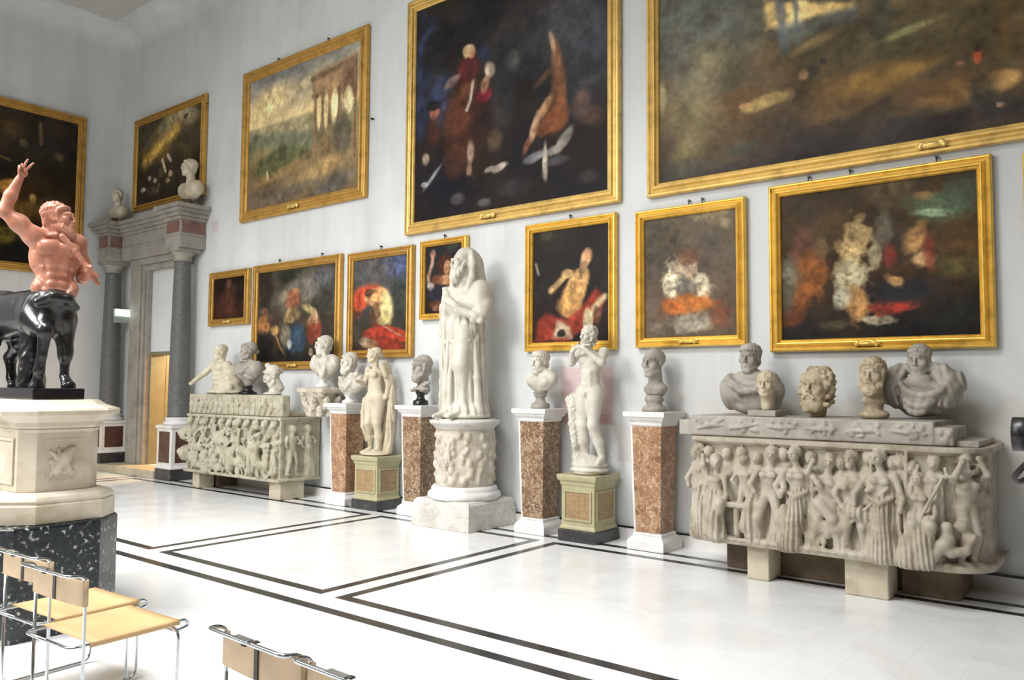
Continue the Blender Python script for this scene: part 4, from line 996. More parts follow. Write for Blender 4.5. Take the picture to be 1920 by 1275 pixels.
def chest(S, z, w=.2, d=.11, h=.2, c=(0, 0), cut=.09, female=False):
    """undraped bust body: z = pit of the neck"""
    x, y = c
    S.ell((x, y + .02, z - h * .55), (w, d, h * .62), k=.03)
    for s in (-1, 1):
        S.ell((x + s * w * .82, y + .025, z - .075), (w * .36, d * .75, .075), k=.05)
        S.ell((x + s * w * .42, y - d * .62, z - h * .5), (w * .4, d * .42, h * .28), k=.04)
        S.cap((x + s * .03, y, z + .04), (x + s * w * .8, y + .03, z - .05), .04, .045, k=.05)
        S.cap((x + s * .02, y - d * .66, z - .02), (x + s * w * .85, y - .01, z - .035), .011, .014, k=.02)
    S.ell((x, y - d * .75, z - .035), (.016, .02, .018), k=.02, sub=True)
    S.ell((x, y - d * 1.1, z - h * .55), (.008, .03, h * .34), k=.02, sub=True)


def socle(name, mat, parent, r=.09, h=.13, z=0.0, c=(0, 0), n=36):
    pr = [(0, 1.0), (.12, 1.0), (.16, .95), (.24, .98), (.3, .9), (.36, .62), (.5, .48), (.68, .5), (.76, .66), (.8, .7), (.86, .62), (.93, .7), (1.0, .86)]
    return MB().lathe([(z + a * h, b * r) for a, b in pr], c, n).build(name, mat, parent)


def busts():
    # --- four on the breccia pillars -------------------------------------------------
    PT = 1.445

    def bust(name, label, x, y, z, cat='bust'):
        return thing(name, label, cat, (x, y, z))
    # A: bearded, drapery over the shoulder
    t = bust('portrait_bust', 'white bust with drapery bulging over one shoulder, on the pillar beside the carved left sarcophagus', -9.13, 7.73, PT + .001)
    S = Sculpt((-.33, -.24, .1), (.33, .24, .8), .0085)
    S.ell((.0, .03, .26), (.2, .11, .15), k=.02, disp=slant(.7, 1, 70, .008))
    S.ell((.17, .02, .3), (.14, .11, .13), k=.05, disp=slant(1, .3, 80, .01)); S.ell((-.12, .03, .28), (.1, .1, .11), k=.05)
    S.path([(-.14, -.05, .36), (0, -.1, .26), (.16, -.09, .4)], [.03, .03, .045], k=.03, disp=slant(.5, 1, 100, .006))
    S.path([(.02, -.09, .2), (.12, -.1, .28), (.22, -.05, .42)], [.025, .03, .04], k=.025)
    S.cap((0, .02, .14), (0, .02, .2), .07, .1, k=.05)
    head(S, (-.01, .0, .585), rot('Z', -6), 1.18, 'curls', 'full', .15, seed=1)
    S.build('bust', M['white'], t)
    socle('socle', M['slab'], t, .1, .13)
    # B: curly bearded head on a black socle
    t = bust('marble_head', 'curly bearded marble head on a black socle, on the pillar left of the hooded statue', -7.67, 7.73, PT + .001, 'bust')
    S = Sculpt((-.2, -.22, .13), (.2, .22, .72), .008)
    S.ell((.01, .02, .21), (.125, .1, .05), k=.02); S.cap((.14, .0, .3), (-.08, -.09, .19), .03, .024, k=.02, disp=slant(.5, 1, 120, .005))
    head(S, (0, .01, .5), rot('Z', -8), 1.3, 'curls', 'full', .18, seed=4)
    S.build('head', M['grey'], t)
    socle('socle', M['blackstone'], t, .105, .2)
    # C: youth, bare chest cut to a point at the shoulder
    t = bust('portrait_bust', 'bare-shouldered young curly-haired bust on a grey socle, on the pillar left of the flute player', -5.675, 7.72, PT + .001)
    S = Sculpt((-.26, -.2, .15), (.28, .22, .74), .0075)
    S.frame((0, 0, 0)); chest(S, .42, .185, .1, .2)
    S.box((.26, 0, .22), (.1, .3, .16), R=rot('Y', 42), k=.012, sub=True); S.box((-.26, 0, .2), (.1, .3, .16), R=rot('Y', -34), k=.012, sub=True)
    S.cap((0, .02, .18), (0, .02, .28), .05, .09, k=.05)
    head(S, (-.01, -.005, .545), rot('Z', -4), 1.12, 'braid', None, .14, seed=3)
    S.build('bust', M['white'], t)
    socle('socle', M['grey'], t, .115, .19)
    # D: bald old man
    t = bust('marble_head', 'stern balding head on a grey socle, on the pillar nearest the right sarcophagus', -4.17, 7.73, PT + .001, 'bust')
    S = Sculpt((-.2, -.2, .15), (.2, .2, .72), .0065)
    S.ell((.0, .03, .24), (.135, .1, .07), k=.03); S.ell((0, .03, .19), (.1, .09, .04), k=.03)
    head(S, (-.01, .0, .525), rot('Z', -6) @ rot('X', 3), 1.28, 'bald', None, .19, seed=2)
    S.frame((-.01, .0, .525), rot('Z', -6), 1.28)
    for s in (-1, 1): S.cap((s * .022, -.1, -.035), (s * .036, -.083, -.07), .0035, .003, k=.006, sub=True)
    S.frame()
    S.build('head', M['grey'], t)
    so = MB().lathe([(0, .13), (.03, .132), (.05, .12), (.06, .095), (.09, .085), (.11, .1), (.13, .105), (.15, .09), (.17, .095)], n=36); so.build('socle', M['grey'], t)

    # --- the five on the right sarcophagus lid ---------------------------------------
    LT = 1.446
    t = bust('portrait_bust', 'draped woman\'s bust with braided hair, leftmost on the right sarcophagus', -3.06, 7.62, LT)
    S = Sculpt((-.36, -.24, 0), (.36, .24, .76), .0075)
    S.ell((0, .03, .22), (.26, .13, .19), k=.02, disp=slant(.25, 1, 46, .006)); S.ell((0, .02, .07), (.17, .1, .07), k=.04)
    for s in (-1, 1): S.ell((s * .2, .03, .22), (.12, .12, .18), k=.05, disp=slant(1, .2, 60, .007))
    S.path([(-.2, -.06, .34), (-.05, -.11, .22), (.1, -.11, .24), (.22, -.05, .36)], [.04, .035, .035, .04], k=.04, disp=slant(.4, 1, 90, .004))
    S.ell((0, .02, .37), (.13, .09, .07), k=.06)
    head(S, (0, .0, .545), rot('Z', -2), 1.16, 'braid', None, .16, female=True, seed=5)
    S.build('bust', M['grey'], t)
    t = bust('child_head', 'small child\'s head on a thin square slab, in front of the draped woman\'s bust', -2.78, 7.3, LT)
    S = Sculpt((-.16, -.16, .05), (.16, .16, .46), .006)
    S.cap((0, .01, .08), (0, .01, .2), .05, .045, k=.02)
    head(S, (0, 0, .295), rot('Z', 4), .98, 'cap', None, .12, female=True, seed=6)
    S.build('head', M['warm'], t)
    MB().box((-.13, -.13, 0), (.13, .13, .052)).build('slab', M['grey'], t, .004)
    t = bust('marble_head', 'brown-stained head with wild curls and beard, broken off at the neck, on the right sarcophagus', -2.37, 7.42, LT)
    S = Sculpt((-.26, -.26, 0), (.26, .26, .52), .0068)
    S.cap((0, .03, .01), (.01, .03, .16), .075, .085, k=.03)
    head(S, (0, .0, .255), rot('Z', -8) @ rot('X', -6), 1.42, 'wild', 'curly', 0, seed=8)
    S.build('head', M['brownhead'], t)
    t = bust('marble_head', 'bearded head on a tall bare neck, beside the toga bust on the right sarcophagus', -1.885, 7.42, LT)
    S = Sculpt((-.2, -.2, 0), (.2, .2, .58), .0065)
    S.ell((0, .03, .03), (.125, .11, .05), k=.02); S.ell((0, .03, .15), (.095, .085, .04), k=.03)
    S.cap((0, .03, .02), (0, .03, .22), .07, .066, k=.02)
    head(S, (0, .0, .375), rot('Z', -2), 1.2, 'curls', 'full', .14, seed=9)
    S.build('head', M['brownhead'], t)
    t = bust('portrait_bust', 'broad bust in heavy toga folds, rightmost on the right sarcophagus lid', -1.56, 7.66, LT + .0)
    S = Sculpt((-.4, -.26, 0), (.4, .26, .72), .0072)
    S.ell((0, .03, .2), (.24, .14, .19), k=.02, disp=slant(.2, 1, 60, .008))
    for s in (-1, 1): S.ell((s * .23, .03, .26), (.11, .13, .17), R=rot('Y', s * 14), k=.05, disp=slant(1, .35 * s, 80, .01))
    for j, (zz, q, rr) in enumerate(((.05, .12, .02), (.105, .145, .024), (.155, .17, .017), (.2, .2, .026))):
        S.path([(q * math.cos(w) + .015 * j, -.05 - .1 * abs(math.sin(w)) ** .7, zz + .14 - .14 * abs(math.sin(w)) ** 1.3) for w in np.linspace(PI, 2 * PI, 9)], [rr * f for f in (.6, .8, 1, 1.1, 1.15, 1.1, 1, .9, .7)], k=.022)
    for s in (-1, 1):
        S.path([(s * .08, .03, .45), (s * .18, -.02, .41), (s * .245, -.05, .26), (s * .2, -.05, .13)], [.045, .055, .055, .04], k=.035, disp=slant(1, .3 * s, 90, .007))
        S.path([(s * .12, -.06, .4), (s * .2, -.1, .26), (s * .16, -.1, .12)], [.018, .02, .015], k=.02)
    S.ell((0, -.05, .33), (.1, .06, .06), k=.03)
    head(S, (-.005, .0, .505), rot('Z', -5) @ rot('X', 4), 1.12, 'cap', None, .15, seed=10)
    S.build('bust', M['grey'], t)

    # --- on the left sarcophagus ------------------------------------------------------
    LL = 1.545
    t = bust('portrait_bust', 'dark draped bust with a pale waved head, between the broken torso and the fallen head', -11.5, 7.62, LL + .001)
    S = Sculpt((-.36, -.24, .0), (.36, .24, .92), .011)
    S.ell((0, .03, .36), (.22, .13, .17), k=.02, disp=slant(.4, 1, 60, .009))
    for s in (-1, 1): S.ell((s * .19, .03, .4), (.12, .12, .14), k=.05, disp=slant(1, .3, 80, .008))
    S.path([(-.18, -.05, .5), (0, -.12, .36), (.18, -.05, .52)], [.04, .04, .04], k=.03); S.cap((0, .02, .12), (0, .02, .28), .06, .1, k=.06)
    head(S, (0, 0, .7), rot('Z', -18), 1.18, 'wavy', None, .17, female=True, seed=12)
    S.build('bust', M['grey'], t)
    MB().lathe([(0, .15), (.03, .15), (.05, .1), (.09, .07), (.12, .09), (.14, .08)], n=28).build('socle', M['blackstone'], t)
    t = bust('fallen_head', 'small bright white head tipped back on its base, right end of the left sarcophagus lid', -10.55, 7.42, LL + .001, 'bust')
    S = Sculpt((-.28, -.26, .0), (.28, .26, .52), .0095)
    S.ell((-.02, .02, .02), (.17, .12, .03), k=.02); S.cap((0, .03, .02), (.02, .04, .18), .08, .062, k=.03)
    head(S, (.0, .0, .29), rot('Z', -30) @ rot('X', 24), 1.25, 'topknot', None, .12, female=True, seed=13)
    S.build('head', M['white'], t)
    # broken torso with an outstretched arm
    t = bust('torso_statue', 'broken bare torso with one arm stretched out low, left end of the left sarcophagus lid', -12.3, 7.62, LL + .001, 'statue')
    S = Sculpt((-.75, -.3, -.02), (.65, .32, .86), .011)
    S.ell((0, .02, .12), (.17, .12, .13), k=.02); S.ell((0, .0, .27), (.145, .1, .16), k=.06); S.ell((0, .0, .43), (.19, .115, .13), k=.06)
    for s in (-1, 1): S.ell((s * .08, -.085, .45), (.085, .045, .06), k=.03); S.ell((s * .2, .0, .49), (.07, .07, .065), k=.05)
    for j in range(3):
        for s in (-1, 1): S.ell((s * .04, -.09, .18 + .075 * j), (.038, .025, .032), k=.02)
    S.path([(-.21, 0, .49), (-.38, -.06, .35), (-.6, -.14, .2)], [.06, .05, .035], k=.03); S.ell((-.65, -.15, .17), (.06, .035, .035), k=.03)
    S.path([(.21, 0, .48), (.26, .02, .3)], [.06, .045], k=.03)
    head(S, (0, -.01, .7), rot('Z', -10), 1.05, 'cap', None, .16, seed=14)
    # drapery and bent knee beside it
    S.ell((.3, .05, .2), (.15, .16, .26), R=rot('Y', -14), k=.04, disp=slant(1, .5, 50, .012)); S.ell((.36, .0, .36), (.11, .12, .1), k=.06, disp=slant(1, .4, 60, .008))
    S.cap((.4, -.08, .1), (.24, -.12, .03), .07, .06, k=.04); S.ell((.1, .0, .03), (.4, .2, .045), k=.03, disp=slant(1, 0, 50, .008))
    S.box((0, 0, -.06), (2, 2, .06), 0, k=0, sub=True)
    S.build('figure', M['agedwarm'], t)
    # capital carrying a bust, behind the first pillar
    t = thing('carved_capital', 'leafy stone capital under a white bust, right end of the left sarcophagus', 'capital', (-9.68, 7.68, 1.226), group=None)
    S = Sculpt((-.36, -.28, 0), (.36, .28, .46), .01)
    S.cap((0, 0, .02), (0, 0, .36), .15, .24, k=.01)
    for row, (zz, rr, n) in enumerate(((.12, .2, 8), (.26, .255, 8))):
        for i in range(n):
            a = 2 * PI * (i + .5 * row) / n
            S.path([(rr * .86 * math.cos(a), rr * .86 * math.sin(a), zz - .1), (rr * math.cos(a), rr * math.sin(a), zz), (rr * 1.14 * math.cos(a), rr * 1.14 * math.sin(a), zz + .03)], [.05, .05, .03], k=.015, disp=curls(80, .01))
    S.box((0, 0, .4), (.3, .24, .035), .01, k=.01)
    for i in range(4):
        a = PI / 4 + i * PI / 2; S.ell((.29 * math.cos(a), .24 * math.sin(a), .35), (.06, .06, .055), k=.02)
    S.box((0, 0, .46), (1, 1, .02), 0, k=0, sub=True); S.box((0, 0, -.02), (1, 1, .03), 0, k=0, sub=True)
    S.build('block', M['drum'], t)
    t = bust('portrait_bust', 'white bust in a mantle with short hair, standing on the leafy capital', -9.66, 7.68, 1.226 + .442)
    S = Sculpt((-.32, -.24, .1), (.32, .24, .84), .0095)
    S.ell((0, .03, .3), (.21, .12, .17), k=.02, disp=slant(.6, 1, 60, .006))
    for s in (-1, 1): S.ell((s * .17, .03, .36), (.12, .11, .13), k=.05, disp=slant(1, .4, 70, .008))
    S.path([(-.15, -.05, .46), (.02, -.11, .3), (.1, -.1, .16)], [.03, .035, .03], k=.03); S.path([(.05, -.03, .5), (.16, -.08, .4), (.12, -.1, .2)], [.03, .04, .03], k=.03)
    S.cap((0, .02, .16), (0, .02, .24), .07, .1, k=.06)
    head(S, (-.0, .0, .625), rot('Z', -14), 1.2, 'cap', None, .17, seed=15)
    S.build('bust', M['white'], t)
    socle('socle', M['slab'], t, .11, .17)

    # --- on the doorway entablature ----------------------------------------------------
    t = bust('portrait_bust', 'small cream bust standing on the entablature over the right doorway column', -13.64, 7.72, 4.932)
    S = Sculpt((-.38, -.24, .06), (.38, .24, 1.0), .013)
    S.ell((0, .03, .28), (.25, .13, .2), k=.02, disp=slant(.4, 1, 50, .006))
    for s in (-1, 1): S.ell((s * .2, .03, .32), (.13, .12, .15), k=.05)
    head(S, (0, -.01, .72), rot('Z', -8), 1.3, 'cap', None, .2, seed=16)
    S.build('bust', M['warm'], t)
    socle('socle', M['darkblock'], t, .14, .12)
    t = bust('portrait_bust', 'dim worn bust on the entablature in the far corner of the room', -16.4, 7.74, 4.932)
    S = Sculpt((-.34, -.24, .06), (.34, .24, .86), .014)
    S.ell((0, .03, .24), (.2, .12, .18), k=.02, disp=slant(.4, 1, 50, .008))
    for s in (-1, 1): S.ell((s * .15, .03, .26), (.11, .11, .13), k=.05)
    head(S, (0, -.01, .6), rot('Z', 30), 1.15, 'curls', None, .18, seed=17)
    S.build('bust', M['agedwarm'], t)
    socle('socle', M['darkblock'], t, .14, .12)


# ------------------------------------------------------------------ full statues
def foot(S, a, d, k=1.0, r=.03):
    a = np.array(a, float); d = np.array(d, float) / np.linalg.norm(d)
    S.path([a + np.array([0, 0, -.0]), a + d * .06 * k + np.array([0, 0, -.025 * k]), a + d * .15 * k + np.array([0, 0, -.045 * k])], [r * k * 1.05, r * k, r * k * .62], k=.02)
    S.ell(a - d * .03 * k + np.array([0, 0, -.035 * k]), (r * k, r * k, r * k * .8), k=.02)


def hand(S, p, d, up, k=1.0, curl=.6):
    """palm at p pointing along d; fingers curl towards up"""
    p, d, up = (np.array(q, float) for q in (p, d, up))
    d /= np.linalg.norm(d); up -= d * (up @ d); up /= np.linalg.norm(up); sd = np.cross(d, up)
    S.ell(p + d * .04 * k, (.03 * k,) * 3, k=.012); S.cap(p, p + d * .06 * k, .022 * k, .026 * k, k=.012)
    for i, L in enumerate((.07, .08, .075, .058)):
        b = p + d * .075 * k + sd * (.021 - .014 * i) * k
        m = b + (d * math.cos(curl * .6) + up * math.sin(curl * .6)) * L * .5 * k
        e = m + (d * math.cos(curl * 1.7) + up * math.sin(curl * 1.7)) * L * .5 * k
        S.path([b - d * .02 * k, b, m, e], [.0095 * k, .0088 * k, .008 * k, .0065 * k], k=.003)
    b = p + sd * .026 * k + d * .02 * k
    S.path([b, b + sd * .02 * k + d * .025 * k + up * .01 * k, b + sd * .018 * k + d * .055 * k + up * .028 * k], [.011 * k, .01 * k, .0075 * k], k=.006)


def hooded():
    t = thing('hooded_statue', 'tall bearded hooded marble statue wrapped in a long mantle, on the round drum', 'statue', (-6.67, 7.5, 1.303))
    S = Sculpt((-.52, -.5, 0), (.52, .46, 2.2), .0088)
    fd = folds((0, 0), 15, .022, .4)
    S.ell((0, 0, .03), (.33, .3, .06), k=.0)
    S.cap((0, .02, .08), (0, .02, 1.15), .255, .205, k=.03, disp=fd)
    S.ell((0, .0, .1), (.29, .27, .1), k=.05, disp=folds((0, 0), 17, .02))
    S.path([(.09, -.13, 1.05), (.1, -.2, .66), (.1, -.13, .3), (.1, -.16, .12)], [.11, .098, .075, .07], k=.05)
    S.path([(-.2, -.1, 1.2), (-.245, -.11, .7), (-.26, -.1, .12)], [.07, .06, .065], k=.03, disp=strands(110, .012, 'x', 3))
    S.path([(-.1, -.2, 1.0), (-.11, -.23, .55), (-.12, -.22, .12)], [.03, .038, .05], k=.02); S.path([(-.02, -.22, .95), (-.03, -.25, .5), (-.03, -.25, .12)], [.02, .03, .04], k=.02)
    S.path([(.2, -.06, .95), (.24, -.06, .5), (.27, -.05, .1)], [.03, .04, .055], k=.03)
    # overfold with a zigzag hem
    S.ell((-.01, .01, 1.12), (.245, .215, .2), k=.012, disp=folds((0, 0), 13, .014, 3))
    S.path([(-.25, -.08, .98), (-.17, -.19, .93), (-.05, -.225, .96), (.08, -.22, .92), (.19, -.15, .95)], [.022, .026, .024, .026, .022], k=.015)
    # mantle
    S.ell((.0, .02, 1.44), (.3, .215, .27), k=.03, disp=slant(.5, 1, 38, .008))
    S.ell((.2, .03, 1.47), (.17, .18, .24), k=.05, disp=slant(1, .2, 30, .006)); S.ell((-.18, .0, 1.46), (.15, .17, .22), k=.05)
    S.path([(.29, .02, 1.4), (.3, -.06, 1.27), (.28, -.14, 1.24)], [.1, .09, .075], k=.04, disp=slant(.6, 1, 60, .006))
    S.cap((.33, -.1, 1.22), (.35, -.13, 1.19), .05, .045, k=.02)
    S.path([(-.22, -.15, 1.6), (-.1, -.23, 1.46), (.08, -.235, 1.34), (.22, -.18, 1.27)], [.04, .048, .048, .05], k=.022, disp=slant(.5, 1, 90, .005))
    S.path([(-.2, -.12, 1.58), (-.29, -.08, 1.38), (-.345, -.05, 1.2)], [.05, .055, .045], k=.03, disp=strands(120, .01, 'x', 2)); S.path([(-.14, -.18, 1.5), (-.24, -.13, 1.3), (-.28, -.13, 1.05)], [.04, .045, .05], k=.025)
    S.path([(-.3, -.04, 1.24), (-.29, -.09, .95), (-.28, -.1, .6), (-.3, -.08, .25), (-.29, -.06, .1)], [.05, .048, .042, .045, .04], k=.02, disp=slant(.5, 1, 34, .012))
    # hood and veil sides
    S.ell((0, .05, 1.93), (.158, .165, .2), k=.02); S.path([(0, .09, 1.9), (.0, .1, 1.66)], [.16, .2], k=.06, disp=folds((0, 0), 9, .008))
    for s in (-1, 1): S.path([(s * .1, -.02, 2.06), (s * .145, -.04, 1.9), (s * .15, -.07, 1.72), (s * .12, -.13, 1.56)], [.03, .038, .045, .04], k=.025)
    S.ell((-.01, -.12, 1.87), (.1, .1, .16), k=.02, sub=True)
    S.ell((-.0, -.1, 1.66), (.1, .07, .06), k=.03, sub=True)
    head(S, (-.015, -.075, 1.925), rot('Z', -20), 1.28, None, 'long', .2, seed=3)
    S.ell((-.01, .0, 2.035), (.118, .125, .1), k=.03)
    for s in (-1, 1): foot(S, (s * .1 - .02, -.2, .09), (s * .15 - .1, -1, 0), 1.3)
    S.build('figure', M['white'], t)


def venus():
    t = thing('female_statue', 'cream nude female statue with a cloak hanging behind her, on the left olive pedestal', 'statue', (-8.53, 7.7, .733))
    S = Sculpt((-.36, -.4, 0), (.42, .34, 1.62), .0075)
    S.ell((.02, .0, .02), (.22, .18, .035), k=0)
    S.ell((.01, .0, .8), (.15, .11, .105), k=.0); S.ell((.0, -.005, .92), (.118, .088, .13), k=.06); S.ell((-.005, .0, 1.09), (.125, .09, .13), k=.06)
    for s in (-1, 1):
        S.ell((s * .057, -.08, 1.12), (.05, .045, .046), k=.02); S.ell((s * .15, .005, 1.195), (.048, .05, .048), k=.04)
        S.ell((s * .07, .06, .78), (.075, .07, .08), k=.04)
    S.path([(.075, 0, .77), (.065, -.02, .44), (.06, .02, .25), (.055, .02, .08)], [.1, .058, .056, .033], k=.03)
    S.path([(-.075, -.01, .77), (-.035, -.09, .45), (-.07, -.02, .25), (-.095, .02, .085)], [.098, .056, .052, .032], k=.03)
    for s, x in ((1, .065), (-1, -.03)): S.ell((x, -.045 if s > 0 else -.11, .45), (.038, .035, .045), k=.02)
    foot(S, (.05, .01, .08), (-.15, -1, 0), .95); foot(S, (-.1, .01, .08), (-.35, -1, 0), .95)
    S.path([(-.155, .0, 1.19), (-.19, -.03, .99), (-.17, -.19, 1.03)], [.044, .036, .027], k=.025); S.ell((-.165, -.22, 1.035), (.03, .03, .022), k=.012)
    S.path([(.155, .01, 1.19), (.2, .06, .98), (.19, .02, .8)], [.044, .036, .028], k=.025)
    S.ell((0, -.105, .93), (.007, .012, .007), k=.006, sub=True)
    head(S, (-.03, -.01, 1.395), rot('Z', -34), .9, 'wavy', None, .18, female=True, seed=2)
    # cloak
    S.path([(.12, .06, 1.27), (.2, .1, 1.05), (.23, .1, .75), (.22, .09, .4), (.19, .08, .06)], [.04, .045, .05, .056, .056], k=.015, disp=strands(150, .01, 'x', 4))
    S.path([(.0, .12, 1.1), (.05, .13, .7), (.1, .12, .06)], [.03, .04, .05], k=.02, disp=strands(140, .008, 'x', 4))
    S.path([(.08, .04, 1.26), (.17, -.02, 1.22), (.2, -.0, 1.1)], [.035, .035, .03], k=.02)
    S.path([(-.17, -.04, .77), (-.17, -.05, .6), (-.15, -.06, .4), (-.14, -.02, .2)], [.03, .046, .046, .02], k=.014, disp=strands(160, .009, 'x', 4))
    S.build('figure', M['warm'], t)


def satyr():
    t = thing('flute_player_statue', 'pale nude youth playing a flute against a tree stump, on the right olive pedestal', 'statue', (-4.96, 7.68, .733))
    S = Sculpt((-.36, -.36, .0), (.38, .34, 1.72), .0072)
    S.cap((0, .0, -.02), (0, 0, .02), .19, .19, k=0); S.box((0, 0, -.2), (1, 1, .2), 0, k=0, sub=True)
    S.ell((0, 0, .045), (.225, .2, .05), k=.008); S.ell((0, 0, .1), (.21, .185, .045), k=.012)
    S.ell((.0, .0, .93), (.135, .1, .1), k=0); S.ell((.01, -.005, 1.06), (.12, .088, .13), k=.06); S.ell((.025, .0, 1.24), (.145, .098, .14), k=.06)
    for s in (-1, 1):
        S.ell((.025 + s * .07, -.08, 1.28), (.07, .035, .05), k=.025); S.ell((.025 + s * .17, .0, 1.35), (.058, .06, .06), k=.04); S.ell((s * .065, .05, .91), (.07, .07, .08), k=.04)
        for j in range(3): S.ell((.012 + s * .034, -.08, 1.0 + .065 * j), (.034, .016, .03), k=.025)
    S.path([(-.07, 0, .9), (-.07, -.03, .54), (-.07, .0, .36), (-.06, .03, .19)], [.1, .062, .06, .038], k=.03)
    S.path([(.075, 0, .9), (.085, -.06, .54), (.12, .0, .36), (.15, .03, .18)], [.1, .06, .058, .037], k=.03)
    foot(S, (-.06, .02, .19), (-.3, -1, 0)); foot(S, (.15, .02, .18), (.3, -1, 0))
    S.ell((0, -.1, .89), (.022, .025, .03), k=.015); S.ell((.01, -.1, 1.06), (.007, .012, .007), k=.006, sub=True)
    S.path([(.19, .0, 1.36), (.225, -.1, 1.24), (.05, -.19, 1.4)], [.05, .042, .028], k=.025); hand(S, (.05, -.19, 1.4), (-1, -.1, .35), (0, .4, 1), .85, 1.0)
    S.path([(-.13, .0, 1.36), (-.17, -.11, 1.24), (-.1, -.2, 1.36)], [.05, .042, .028], k=.025); hand(S, (-.1, -.2, 1.36), (.7, -.1, .6), (.3, .6, .3), .85, 1.0)
    S.cap((-.03, -.16, 1.435), (.17, -.26, 1.43), .011, .012, k=.003)
    head(S, (.0, -.03, 1.545), rot('Z', -12) @ rot('Y', 8), .88, 'wild', None, .17, seed=6)
    S.path([(-.17, .07, .1), (-.17, .05, .5), (-.13, .07, .9)], [.09, .07, .055], k=.02, disp=curls(60, .012))
    S.ell((-.2, -.02, .8), (.085, .07, .1), k=.02, disp=curls(90, .012)); S.path([(-.2, -.04, .78), (-.18, -.06, .55), (-.16, -.05, .3)], [.06, .05, .035], k=.02, disp=curls(80, .01))
    S.ell((-.235, -.06, .82), (.045, .045, .05), k=.015, disp=curls(120, .008))
    S.build('figure', M['white'], t)


def centaur():
    t = thing('centaur_statue', 'centaur statue with a red marble man and a glossy black horse body, raising one arm', 'statue', (-6.7, 2.515, 1.587))
    MB().box((-.72, -.175, 0), (.6, .175, .078)).build('plinth', M['blackstone'], t, .006)
    h = .0068
    S = Sculpt((-1.0, -.27, .06), (.72, .27, .9), h)
    # horse
    S.cap((.22, 0, .62), (-.42, 0, .62), .16, .165, k=0); S.ell((.36, 0, .6), (.16, .168, .17), k=.08); S.ell((-.5, 0, .62), (.2, .178, .185), k=.08)
    S.ell((.43, 0, .68), (.13, .15, .1), k=.06)
    for s in (-1, 1):
        S.ell((.36, s * .1, .58), (.11, .075, .15), k=.05); S.ell((-.5, s * .1, .56), (.17, .085, .19), k=.05); S.ell((.44, s * .07, .56), (.09, .075, .1), k=.03)
    z0 = .08
    # raised right foreleg
    S.path([(.38, -.1, .56), (.56, -.1, .47)], [.095, .058], k=.04); S.ell((.575, -.1, .46), (.05, .048, .05), k=.02)
    S.path([(.57, -.1, .45), (.545, -.105, .3), (.52, -.11, .2), (.5, -.11, .14)], [.046, .032, .036, .03], k=.015); S.cap((.5, -.11, .135), (.49, -.11, z0 + .01), .034, .052, k=.012)
    # planted left foreleg
    S.path([(.4, .09, .54), (.455, .09, .33), (.452, .09, .29)], [.09, .046, .045], k=.035); S.ell((.47, .09, .31), (.042, .04, .048), k=.015)
    S.path([(.455, .09, .3), (.45, .09, .16), (.475, .092, .13)], [.036, .029, .034], k=.015); S.cap((.48, .092, .13), (.51, .095, z0 + .01), .034, .052, k=.012)
    for s in (-1, 1):
        y = s * .1
        S.path([(-.48, y, .56), (-.4, y * 1.15, .42), (-.585, y, .31), (-.545, y, .15), (-.52, y, .12)], [.12, .07, .043, .032, .034], k=.035); S.ell((-.6, y, .32), (.035, .034, .04), k=.015)
        S.cap((-.52, y, .12), (-.49, y, z0 + .01), .034, .05, k=.012)
    S.path([(-.68, 0, .72), (-.78, 0, .62), (-.8, 0, .4), (-.76, 0, .18)], [.04, .055, .06, .03], k=.02, disp=strands(160, .006, 'y', 3))
    S.path([(.1, 0, z0), (.11, 0, .3), (.08, 0, .55)], [.1, .085, .08], k=.02, disp=curls(45, .008))
    # the line of muscle where man and horse join
    S.path([(.5, -.13, .66), (.545, -.05, .7), (.56, .05, .69), (.51, .13, .64)], [.025, .03, .03, .025], k=.03)
    S.box((0, 0, 0), (2, 2, .0785), 0, k=0, sub=True)
    o = S.build('horse_body', M['black_marble'], t); o.scale = (1, 1, 1.055); o.location.z = -.0035
    # man
    S = Sculpt((.1, -.42, .6), (.72, .34, 1.74), .0062)
    F = lambda: S.frame((.41, .015, .72), rot('Z', 82), .92)
    F()
    S.ell((0, .0, .0), (.155, .12, .1), k=0); S.ell((0, .005, .13), (.135, .1, .16), k=.05); S.ell((0, .0, .31), (.16, .112, .15), k=.06)
    for s in (-1, 1):
        S.ell((s * .075, -.085, .365), (.08, .04, .06), R=rot('Y', s * 10), k=.016); S.ell((s * .125, .02, .3), (.06, .085, .13), k=.04); S.ell((s * .12, -.02, .05), (.05, .075, .06), k=.03)
        for j, zz in enumerate((.075, .14, .205, .262)): S.ell((s * (.036 + .003 * j), -.093 + .004 * j, zz), (.035, .019, .031), k=.02)
        for j in range(4): S.cap((s * (.105 + .012 * j), -.07 + .02 * j, .2 + .03 * j), (s * (.142 + .006 * j), -.03 + .02 * j, .235 + .03 * j), .013, .012, k=.008)
        S.path([(s * .13, -.03, .1), (s * .09, -.1, .02), (s * .03, -.125, -.04)], [.02, .018, .014], k=.012)
        S.cap((s * .02, -.075, .47), (s * .15, -.02, .44), .014, .016, k=.015); S.cap((s * .03, .03, .52), (s * .13, .02, .45), .05, .045, k=.04)
    S.ell((0, -.118, .15), (.008, .016, .009), k=.006, sub=True); S.path([(0, -.128, .1), (0, -.125, .32)], [.007, .006], k=.01, sub=True)
    S.frame()
    S.ell((.4, -.135, 1.13), (.07, .07, .07), k=.04); S.ell((.4, .165, 1.12), (.065, .07, .07), k=.04)
    S.path([(.4, -.14, 1.13), (.385, -.23, 1.21), (.36, -.32, 1.285)], [.062, .056, .042], k=.04); S.ell((.375, -.225, 1.225), (.05, .055, .045), k=.03)
    S.path([(.36, -.32, 1.285), (.38, -.29, 1.4), (.405, -.245, 1.53)], [.043, .042, .026], k=.02)
